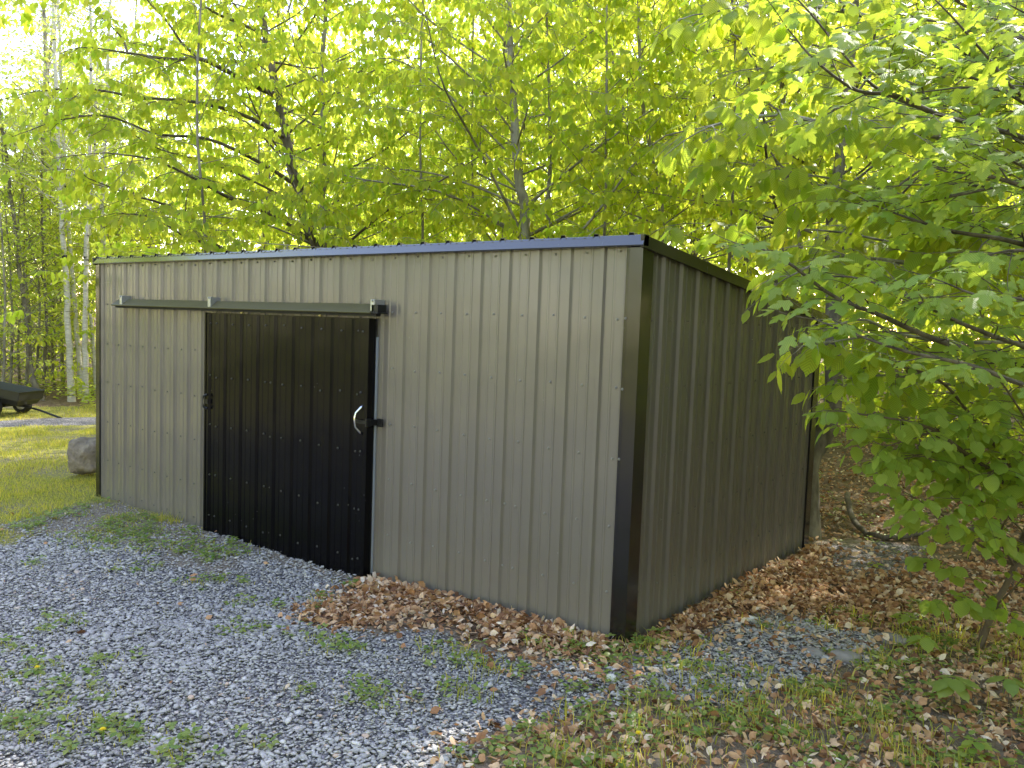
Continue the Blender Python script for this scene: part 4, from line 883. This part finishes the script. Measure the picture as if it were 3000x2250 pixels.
mlimb(s, [(2420, 700, 4.5), (2330, 690, 3.8), (2230, 650, 3.4), (2120, 640, 3.3), (2040, 610, 3.3)], .014, sl=.4)
mlimb(s, [(2420, 400, 5.5), (2250, 120, 5.4), (2080, 10, 5.6), (1950, -60, 5.8)], .022, sl=.8)
for j in range(9):
    r_ = s.r; u0, v0 = r_.uniform(1880, 2200), r_.uniform(-60, 520); d = r_.uniform(4.2, 5.6)
    mlimb(s, [(2440, v0+r_.uniform(100, 300), d+.4), ((u0+2440)/2, v0+r_.uniform(20, 120), d+.1), (u0, v0, d)], .016, sl=.7)
for l in ([(2450, 520, 4.2), (2330, 430, 3.9), (2200, 400, 3.8), (2080, 420, 3.8), (1980, 440, 3.9)], [(2450, 330, 4.6), (2300, 230, 4.4), (2120, 190, 4.4), (1980, 200, 4.5)], [(2450, 640, 3.9), (2320, 560, 3.6), (2200, 540, 3.5), (2100, 560, 3.5)], [(2420, 800, 4.6), (2250, 760, 4.), (2080, 700, 3.8), (1960, 640, 3.8), (1850, 600, 3.9), (1760, 600, 4.)], [(2420, 840, 4.4), (2250, 840, 3.7), (2100, 790, 3.5), (1960, 760, 3.5), (1840, 720, 3.6), (1760, 690, 3.7)], [(2420, 500, 4.8), (2250, 430, 4.5), (2100, 400, 4.4), (1950, 400, 4.4)]): mlimb(s, l, .014, sl=.45)
hero('maple_tree', s, grd(MO, 0), 'maple', M['maple'], M['barkd'], 'maple reaching in from the right with broad lobed leaves over the side of the shed', uvs=True)
# drooping long-leaved hornbeam/chestnut sprays left of the maple
HO = P(2350, 700, 6.2)
s = Tree(np.random.default_rng(202)); path, rad = trunk_path(s, [grd(HO), HO, HO+np.array([-.1, 0, 1.8]), HO+np.array([0, .1, 3.4])], .06, .03, 9)
KH = dict(gap=.13, sl=.62, sp=.045, size=.115, droop=.55, lvl=1, sag=.25, k=6)
def hlimb(l, r, **kw): s.limb(PP(l), r, **dict(KH, **kw))
hlimb([(2350, 420, 6.1), (2150, 330, 5.4), (1950, 280, 5.), (1800, 270, 4.8), (1700, 250, 4.6), (1600, 255, 4.5), (1530, 275, 4.4)], .024)
hlimb([(2350, 300, 6.1), (2150, 150, 5.6), (1950, 60, 5.2), (1800, 20, 5.), (1650, 10, 4.8), (1520, 30, 4.7)], .024)
hlimb([(2350, 560, 6.1), (2150, 560, 5.2), (2000, 570, 4.8), (1900, 560, 4.6), (1800, 555, 4.5), (1700, 600, 4.4)], .02)
hlimb([(2350, 600, 6.1), (2200, 500, 5.4), (2050, 450, 5.), (1900, 420, 4.8), (1780, 430, 4.7)], .02)
hlimb([(2350, 400, 6.1), (2100, 240, 5.6), (1900, 160, 5.2), (1750, 140, 5.1), (1620, 150, 5.)], .02)
hlimb([(2350, 760, 6.1), (2200, 740, 5.2), (2050, 740, 4.6), (1930, 720, 4.3), (1850, 730, 4.2), (1790, 740, 4.1)], .016, sl=.42)
hlimb([(1930, 720, 4.3), (1860, 690, 4.2), (1770, 720, 4.1), (1720, 760, 4.1)], .009, sl=.3)
hlimb([(2350, 800, 5.9), (2200, 850, 5.), (2050, 830, 4.5), (1900, 810, 4.2), (1810, 840, 4.1)], .014, sl=.4)
for j in range(6):
    r_ = s.r; u0, v0 = r_.uniform(1480, 1950), r_.uniform(-60, 520); d = r_.uniform(4.6, 6.2)
    hlimb([(2350, v0+r_.uniform(60, 260), d+.7), ((u0+2350)/2, v0+r_.uniform(0, 90), d+.2), (u0, v0, d)], .014)
hero('drooping_tree', s, grd(HO, 0), 'near', M['beechn'], M['barkg'], 'young tree with long pleated drooping leaves between the maple and the shed roof', uvs=True, clip=off_shed)
# hazel shrub
s = Tree(np.random.default_rng(203)); hb = P(2108, 1396, 3.9); hb[:2] = G(2108, 1396); HB = grd(hb, -.05); dh = np.dot(HB-CAM, FW)
KZ = dict(gap=.075, sl=.40, sp=.05, size=.078, droop=.42, lvl=1, sag=.2, k=6)
def zl(l, r, **kw): s.limb(l if isinstance(l[0], np.ndarray) else PP(l), r, **dict(KZ, **kw))
trunk_path(s, [HB, P(2150, 1310, dh), P(2191, 1222, dh), P(2225, 1120, dh-.1), P(2260, 1010, dh-.2), P(2290, 900, dh-.2), P(2320, 760, dh-.2)], .019, .012, 7)
d0 = dh-.2
zl([(2240, 1085, d0), (2180, 1050, d0-.2), (2115, 1000, d0-.35), (2060, 960, d0-.45), (2022, 930, d0-.5), (1955, 909, d0-.6), (1880, 898, d0-.7), (1819, 888, d0-.75)], .015)
zl([(2191, 1222, dh), (2120, 1180, dh-.2), (2060, 1130, dh-.3), (2000, 1090, dh-.4), (1950, 1060, dh-.5)], .009, sl=.28)
zl([(2240, 1085, d0), (2170, 990, d0-.1), (2100, 900, d0-.2), (2040, 830, d0-.3), (1980, 800, d0-.4), (1900, 790, d0-.5), (1850, 800, d0-.5)], .012)
zl([(2260, 1010, d0), (2230, 930, d0-.3), (2180, 850, d0-.5), (2130, 780, d0-.6)], .01)
zl([(2290, 900, d0), (2240, 800, d0-.2), (2190, 720, d0-.3), (2130, 690, d0-.3)], .01)
zl([(2022, 930, d0-.5), (1960, 950, d0-.6), (1900, 960, d0-.6), (1830, 905, d0-.6)], .007, sl=.25)
zl([(2115, 1000, d0-.35), (2060, 1010, d0-.45), (1990, 985, d0-.55), (1930, 1000, d0-.6)], .007, sl=.25)
zl([(2191, 1222, dh), (2160, 1160, dh-.3), (2190, 1080, dh-.5), (2160, 1010, dh-.6)], .008, sl=.3)
zl([(2150, 1310, dh), (2110, 1260, dh-.1), (2070, 1230, dh-.2), (2010, 1210, dh-.2)], .006, sl=.2)
zl([(2225, 1120, dh), (2250, 1040, dh-.5), (2230, 960, dh-.8), (2190, 900, dh-.9)], .009)
zl([(2150, 1310, dh), (2200, 1260, dh-.2), (2230, 1220, dh-.3), (2250, 1180, dh-.3)], .006, sl=.22)
zl([HB, P(2120, 1330, dh-.1), P(2080, 1290, dh-.2), P(2030, 1290, dh-.2)], .005, sl=.18)
for j in range(9):
    r_ = s.r; u0, v0 = r_.uniform(1900, 2150), r_.uniform(780, 1120)
    zl([(2270, v0+r_.uniform(20, 160), d0+.1), ((u0+2270)/2, v0+r_.uniform(-10, 60), d0-.2), (u0, v0, d0-r_.uniform(.2, .6))], .007)
hero('hazel_shrub', s, (HB[0], HB[1], HB[2]+.05), 'round', M['hazel'], M['twig'], 'hazel shrub with toothed round leaves hanging at the right edge of the photo', cat='shrub', uvs=True)
s = Tree(np.random.default_rng(204)); hb2 = np.array([*G(2330, 1420), 0.]); HB2 = grd(hb2, -.05); d2 = np.dot(HB2-CAM, FW)
trunk_path(s, [HB2, P(2310, 1250, d2), P(2300, 1050, d2)], .014, .008, 7)
for l in ([(2310, 1300, d2), (2250, 1200, d2), (2180, 1160, d2), (2110, 1150, d2)], [(2310, 1150, d2), (2240, 1060, d2), (2170, 1030, d2)], [(2305, 1100, d2), (2240, 960, d2), (2180, 880, d2)], [(2310, 1300, d2), (2240, 1330, d2), (2180, 1320, d2)]): zl(l, .008, sl=.25)
hero('hazel_shrub', s, (HB2[0], HB2[1], HB2[2]+.05), 'round', M['hazel'], M['twig'], 'lower leafy shrub at the far right edge above the weedy bank', cat='shrub', uvs=True)

# seedlings on the bank at lower right
def seedling(u, v, h, n, sz, label, mt='hazel', droop=.35, seed=0, kind='near'):
    r_ = np.random.default_rng(seed); g_ = G(u, v); z0 = float(gz(*g_)); t_ = empty('seedling', (g_[0], g_[1], z0), 0, label, 'seedling')
    w = MB(); tp = (r_.normal(0, .02), r_.normal(0, .02), h); w.tube([(0, 0, -.02), (tp[0]*.6, tp[1]*.4, h*.5), tp], [.003, .0025, .002], 5); w.build('stem', M['twig'], t_)
    ps, ts, ns = [], [], []
    for i in range(n):
        lv = i//5; a = i*2*math.pi/5+lv*.6+r_.normal(0, .15); el = r_.uniform(-.1, .25)
        ps.append((tp[0], tp[1], h-lv*.03)); ts.append((math.cos(a), math.sin(a), el-droop*.6)); ns.append((0+.5*math.cos(a), .5*math.sin(a), 1))
    me = leaves_mesh('leaves', np.array(ps, float)+np.array(ts)*.015, np.array(ts), np.array(ns, float), sz*r_.uniform(.75, 1.1, n), kind, r_, [M[mt]], True, width=np.full(n, 1.05)); link('leaves', me, None, t_)
seedling(2052, 1540, .17, 10, .115, 'pale whorled seedling with broad drooping leaves nearest the bottom right', 'herb', .5, 1)
seedling(1992, 1420, .13, 8, .10, 'dark green seedling with folded drooping leaves left of the pale whorled one', 'maple', .8, 2)
seedling(1940, 1355, .12, 9, .075, 'compound leaved green seedling at the edge of the brown leaf drift', 'hazel', .2, 3)
seedling(2180, 1530, .16, 7, .10, 'pale seedling with hanging leaves at the right edge of the bank', 'herb', .6, 4)
seedling(1865, 1345, .05, 6, .04, 'tiny low seedling in front of the compound leaved one', 'hazel', .1, 5, 'mid')
seedling(2090, 1655, .10, 9, .06, 'small green seedling low in the bottom right corner', 'hazel', .2, 6)
seedling(1590, 1250+38, .05, 6, .035, 'tiny green seedling growing against the side wall', 'herb', .2, 7, 'mid')
seedling(1900, 1250, .12, 8, .06, 'green seedling on the far side of the brown leaf drift', 'hazel', .2, 8)
seedling(2000, 1010+60, .2, 9, .07, 'leafy seedling further back on the forest floor', 'hazel', .2, 9)
seedling(1930, 1050, .25, 8, .08, 'upright seedling in dappled shade by the fallen branch', 'maple', .2, 10)

# ---- birches and stems on the left
KA = dict(gap=.32, sl=.8, sp=.055, size=.075, droop=.25, lvl=1, sag=.1)
def side_tree(name, seed, pl, r0, r1, label, barkm, h0, Lmax, count, d, cat='tree', extra=()):
    q = PP([(a, b, d) for a, b in pl]); q = [np.array([q[0][0], q[0][1], float(gz(q[0][0], q[0][1]))-.2])]+q[1:]
    s = Tree(np.random.default_rng(seed)); path, rad = trunk_path(s, q, r0, r1, 9, 34)
    auto_limbs(s, path, rad, count, h0, lambda f: Lmax*(1.1-.6*f), lambda f: .5+.4*f, KA)
    return hero(name, s, (q[0][0], q[0][1], q[0][2]+.2), 'mid', M['aspen'], M[barkm], label, cat=cat)
side_tree('birch_tree', 301, [(157, 866), (151, 780), (147, 700), (143, 600), (137, 530), (133, 470), (128, 380), (124, 250), (118, 100), (110, -100)], .068, .03, 'leftmost white birch trunk of the clump beyond the lawn', 'birch', 3.6, 1.9, 40, 17.)
side_tree('birch_tree', 302, [(178, 838), (166, 720), (160, 640), (154, 560), (148, 480), (143, 400), (136, 250), (128, 60), (120, -120)], .052, .025, 'middle birch leaning left between the two whitest trunks', 'birch', 3.8, 1.8, 34, 17.8)
side_tree('birch_tree', 303, [(186, 862), (185, 780), (184, 700), (185, 600), (187, 520), (190, 450), (194, 360), (196, 230), (196, 80), (192, -120)], .060, .025, 'right hand birch of the clump with the straightest white trunk', 'birch', 4.0, 1.9, 38, 17.2)
side_tree('birch_tree', 304, [(209, 835), (203, 770), (198, 700), (188, 640), (190, 560), (196, 440), (205, 300), (212, 120)], .036, .018, 'thin crooked birch just left of the shed corner', 'birch', 3.6, 1.6, 28, 18.2)
side_tree('birch_tree', 305, [(232, 800), (228, 650), (222, 500), (220, 460), (226, 300), (234, 100), (240, -60)], .06, .03, 'pale birch stem showing just above the left end of the roof', 'birch', 5., 1.9, 34, 19)
side_tree('dark_stem_tree', 306, [(98, 838), (66, 800), (60, 720), (50, 630), (38, 560), (28, 460), (18, 380), (8, 300), (-6, 200)], .06, .025, 'dark slender trunk bowing left above the dump cart', 'bark', 2.2, 1.5, 30, 17)
side_tree('dark_stem_tree', 307, [(95, 835), (97, 760), (101, 700), (98, 640), (93, 560), (90, 420), (92, 250)], .04, .02, 'thin dark stem between the bowed trunk and the birches', 'bark', 1.8, 1.7, 34, 17.6)
for i, (u, v, d) in enumerate([(20, 800, 17.5), (45, 805, 18.5), (75, 812, 18), (118, 815, 19), (135, 800, 20), (212, 800, 20.5), (5, 810, 16.5)]):
    rr_ = random.Random(i); side_tree('understorey_tree', 320+i, [(u, v+25), (u+rr_.uniform(-8, 8), v-60), (u+rr_.uniform(-18, 10), v-200), (u+rr_.uniform(-25, 15), v-360), (u+rr_.uniform(-30, 20), v-520)], .032, .012,
        'thin leafy understorey stem in the thicket behind the dump cart and birches', 'bark' if i % 2 else 'barkg', .35, 1.7, 52, d).__setitem__('group', 'thicket stems at left')

# ---- woods behind (repeats of a few grown trees)
VAR = []
VAR.append(make_variant(401, 9.5, 'far', M['beech'], .085, 64, lambda f: 2.9*(1.05-.6*f), lambda f: .3+.5*f, dict(KB, start=.18, gap=.34, sp=.06, size=.14, sl=.95), 1.6))
VAR.append(make_variant(402, 11.5, 'far', M['beech'], .10, 70, lambda f: 3.1*(1.05-.6*f), lambda f: .35+.5*f, dict(KB, start=.18, gap=.36, sp=.062, size=.145, sl=1.), 2.2))
VAR.append(make_variant(403, 13., 'far', M['aspen'], .11, 66, lambda f: 2.7*(1.1-.6*f), lambda f: .45+.4*f, dict(KA, sp=.055, size=.11, gap=.3, sl=.9), 3.0))
VAR.append(make_variant(404, 5.5, 'far', M['beech'], .04, 50, lambda f: 1.9*(1.05-.5*f), lambda f: .25+.5*f, dict(KB, start=.18, gap=.28, sp=.05, size=.115, sl=.7), .5))
print('VAR leaves', [v[2] for v in VAR])
def wplant(name, vi, x, y, sc, label, grp, bk='bark'):
    return plant_tree(name, VAR[vi], (x, y, float(gz(x, y))), random.uniform(0, 6.28), sc, M[bk], label, 'tree', grp)
RB = random.Random(99); placed = []
def ok(x, y, r):
    for a, b in placed:
        if (a-x)**2+(b-y)**2 < r*r: return False
    placed.append((x, y)); return True
cnt = 0
for tries in range(4000):
    u = RB.uniform(230, 2330); d = RB.choice([14.5, 16, 18, 20.5, 24])+RB.uniform(-.9, .9); q = CAM+(FW+RT*((u*KK-1500)/FPX))*d
    if q[1] < 5.2 or not ok(q[0], q[1], 1.75): continue
    vi = RB.choice([0, 0, 1, 1, 1, 2])
    if -14 < q[0] < -8 and q[1] < 15: vi = 3
    wplant('woodland_tree', vi, q[0], q[1], RB.uniform(.85, 1.15), 'leafy yellow green tree among many filling the woods behind the shed', 'trees filling the woods behind the shed', RB.choice(['bark', 'barkg', 'barkd'])); cnt += 1
    if cnt >= 26: break
print('WOOD', cnt)
for x, y in ((2.6, 6.2), (4.6, 5.0), (5.2, 8.), (3.2, 9.5), (6.6, 3.2), (1.4, 8.3), (7.6, 6.)):
    wplant('woodland_tree', RB.choice([0, 1]), x, y, RB.uniform(.85, 1.05), 'shaded leafy tree behind the maple and hazel on the right', 'shaded trees on the right', 'barkd')
for i, (x, y) in enumerate([(1.9, 6.3), (3.3, 5.3), (.3, 11.5), (2., 12.), (4.5, 7.2), (4.6, 11), (-1.7, 7.4), (-3.8, 8.3), (.8, 7.), (2.2, 8.6), (-7.2, 6.6), (-10.4, 6.9), (-12.8, 8.2), (-.4, 10), (3.6, 7.2)]):
    wplant('sapling_tree', 3, x, y, RB.uniform(.75, 1.05), 'bushy sapling in the understorey behind the shed', 'understorey saplings behind the shed', 'barkg')
cnt = 0
for tries in range(2000):
    u = RB.uniform(-60, 330); d = RB.uniform(20.5, 30); q = CAM+(FW+RT*((u*KK-1500)/FPX))*d
    if not ok(q[0], q[1], 1.9): continue
    sc_ = RB.uniform(.6, .8) if u < 40 else RB.uniform(.8, 1.1)
    wplant('background_tree', RB.choice([0, 2, 2, 3]), q[0], q[1], sc_, 'pale leafy tree in the sunlit woods beyond the birches', 'pale trees beyond the birches', RB.choice(['bark', 'barkg'])); cnt += 1
    if cnt >= 24: break
for i, (x, y) in enumerate([(-16.6, 3.4), (-18.4, 5.), (-15.9, 6.6), (-17.6, 7.8), (-20.2, 4.2), (-21.5, 7.2), (-19.4, 9.8), (-14.6, 9.6), (-22., 1.8), (-18.9, 2.2)]):
    wplant('sapling_tree', 3, x, y, RB.uniform(.7, 1.), 'bushy pale sapling in the thicket behind the dump cart', 'saplings in the left thicket', 'barkg')
# undergrowth at the foot of the birches
r_ = np.random.default_rng(77); x = r_.uniform(-19, -12.2, 700); y = 3.2+r_.uniform(0, 4, 700)-(x+13)*.0; k = in_view(x, y, .2)
tag(link('undergrowth', herbs('under', x[k], y[k], r_, M['aspen'], .1, .55, .075, 'mid', (7, 14))), 'low leafy undergrowth at the foot of the birches', 'undergrowth', kind='stuff')

# far woodland that closes the view and reflects in the steel walls
def forest_band(pts_, n, h, rng, mt, sz):
    ps = []
    pts_ = np.array(pts_, float)
    t = rng.random(n)*(len(pts_)-1); i = np.clip(t.astype(int), 0, len(pts_)-2); b = pts_[i]+(pts_[i+1]-pts_[i])*(t-i)[:, None]
    b = b+rng.normal(0, 1.3, (n, 2)); z = rng.random(n)**.8
    hh = h*(1+.25*vnoise(b[:, 0], b[:, 1], .5, 5)); z = z*hh
    keep = vnoise(b[:, 0]+z*.7, b[:, 1]-z*.5, 1.1, 8) > -.5; b, z = b[keep], z[keep]; n = len(b)
    d = rng.normal(0, 1, (n, 3)); d[:, 2] -= .6
    return leaves_mesh('band', np.column_stack([b, z]), d, rng.normal(0, 1, (n, 3))+[0, 0, .8], sz*rng.uniform(.6, 1.3, n), 'far', rng, [mt], False)
o = link('far_woodland', forest_band([(-46, 2), (-38, 18), (-24, 28), (-8, 34), (8, 32), (22, 22), (26, 6)], 70000, 13, np.random.default_rng(5), M['aspen'], .30)); tag(o, 'distant mass of sunlit woodland closing the view behind the trees', 'woodland', kind='stuff')
o = link('middle_woodland', forest_band([(-31, 22), (-20, 27), (-6, 29), (6, 27), (13, 22)], 90000, 17, np.random.default_rng(15), M['aspen'], .27)); tag(o, 'sunlit yellow green woodland showing through gaps behind the shed trees', 'woodland', kind='stuff')
o = link('understorey', forest_band([(-5, 12.5), (0, 11.5), (5, 9.5), (8.5, 6), (9, 1)], 22000, 2.6, np.random.default_rng(9), M['maple'], .13)); tag(o, 'dense dark green undergrowth closing off the woods behind the right side', 'undergrowth', kind='stuff')
o = link('near_woodland', forest_band([(-19, -1), (-20, -9), (-15, -17), (-6, -20), (4, -20), (10, -13)], 80000, 10, np.random.default_rng(6), M['beech'], .26)); tag(o, 'continuation of the woodland edge around the open yard', 'woodland', kind='stuff')
o = link('side_woodland', forest_band([(6.5, 2.5), (7.5, -3), (9, -9)], 12000, 6, np.random.default_rng(8), M['maple'], .24)); tag(o, 'shaded woodland edge to the right of the yard', 'woodland', kind='stuff')

# ------------------------------------------------------------------ light, sky, camera
SUN_EL, SUN_AZ = math.radians(41.5), math.radians(3)     # azimuth from +Y towards +X
w = D.worlds.new('World'); SC.world = w; w.use_nodes = True; nt = w.node_tree; nt.nodes.clear()
sky = nt.nodes.new('ShaderNodeTexSky'); sky.sky_type = 'NISHITA'; sky.sun_disc = False; sky.sun_elevation = SUN_EL; sky.sun_rotation = SUN_AZ; sky.air_density = 1.; sky.dust_density = .6; sky.ozone_density = 1.2
bg = nt.nodes.new('ShaderNodeBackground'); bg.inputs['Strength'].default_value = 1.05; wo = nt.nodes.new('ShaderNodeOutputWorld')
tn = nt.nodes.new('ShaderNodeVectorMath'); tn.operation = 'MULTIPLY'; tn.inputs[1].default_value = (1.24, .98, .87); nt.links.new(sky.outputs[0], tn.inputs[0]); nt.links.new(tn.outputs[0], bg.inputs[0]); nt.links.new(bg.outputs[0], wo.inputs[0])
sl = D.lights.new('sun', 'SUN'); sl.energy = 9.5; sl.angle = math.radians(.5); sl.color = (1, .95, .84)
so = D.objects.new('sun', sl); COL.objects.link(so)
from mathutils import Vector, Matrix
sd_ = Vector((math.sin(SUN_AZ)*math.cos(SUN_EL), math.cos(SUN_AZ)*math.cos(SUN_EL), math.sin(SUN_EL)))
so.rotation_euler = sd_.to_track_quat('Z', 'Y').to_euler(); so.location = (0, 0, 20)
cd = D.cameras.new('camera'); co = D.objects.new('camera', cd); COL.objects.link(co)
cd.sensor_width = 36; cd.lens = FPX/3000*36; cd.clip_start = .05; cd.clip_end = 500
mw = Matrix.Identity(4)
for i in range(3): mw[i][0], mw[i][1], mw[i][2], mw[i][3] = RT[i], UP[i], -FW[i], CAM[i]
co.matrix_world = mw; SC.camera = co
SC.view_settings.view_transform = 'Standard'; SC.view_settings.look = 'None'; SC.view_settings.exposure = 0; SC.view_settings.gamma = 1
cy_ = SC.cycles; cy_.max_bounces = 9; cy_.diffuse_bounces = 5; cy_.glossy_bounces = 3; cy_.transmission_bounces = 8; cy_.transparent_max_bounces = 4; cy_.sample_clamp_indirect = 6.; cy_.use_denoising = True; cy_.caustics_reflective = False; cy_.caustics_refractive = False
print('OBJS', len(D.objects), 'TRIS', sum(len(o.data.polygons) for o in D.objects if o.type == 'MESH'))
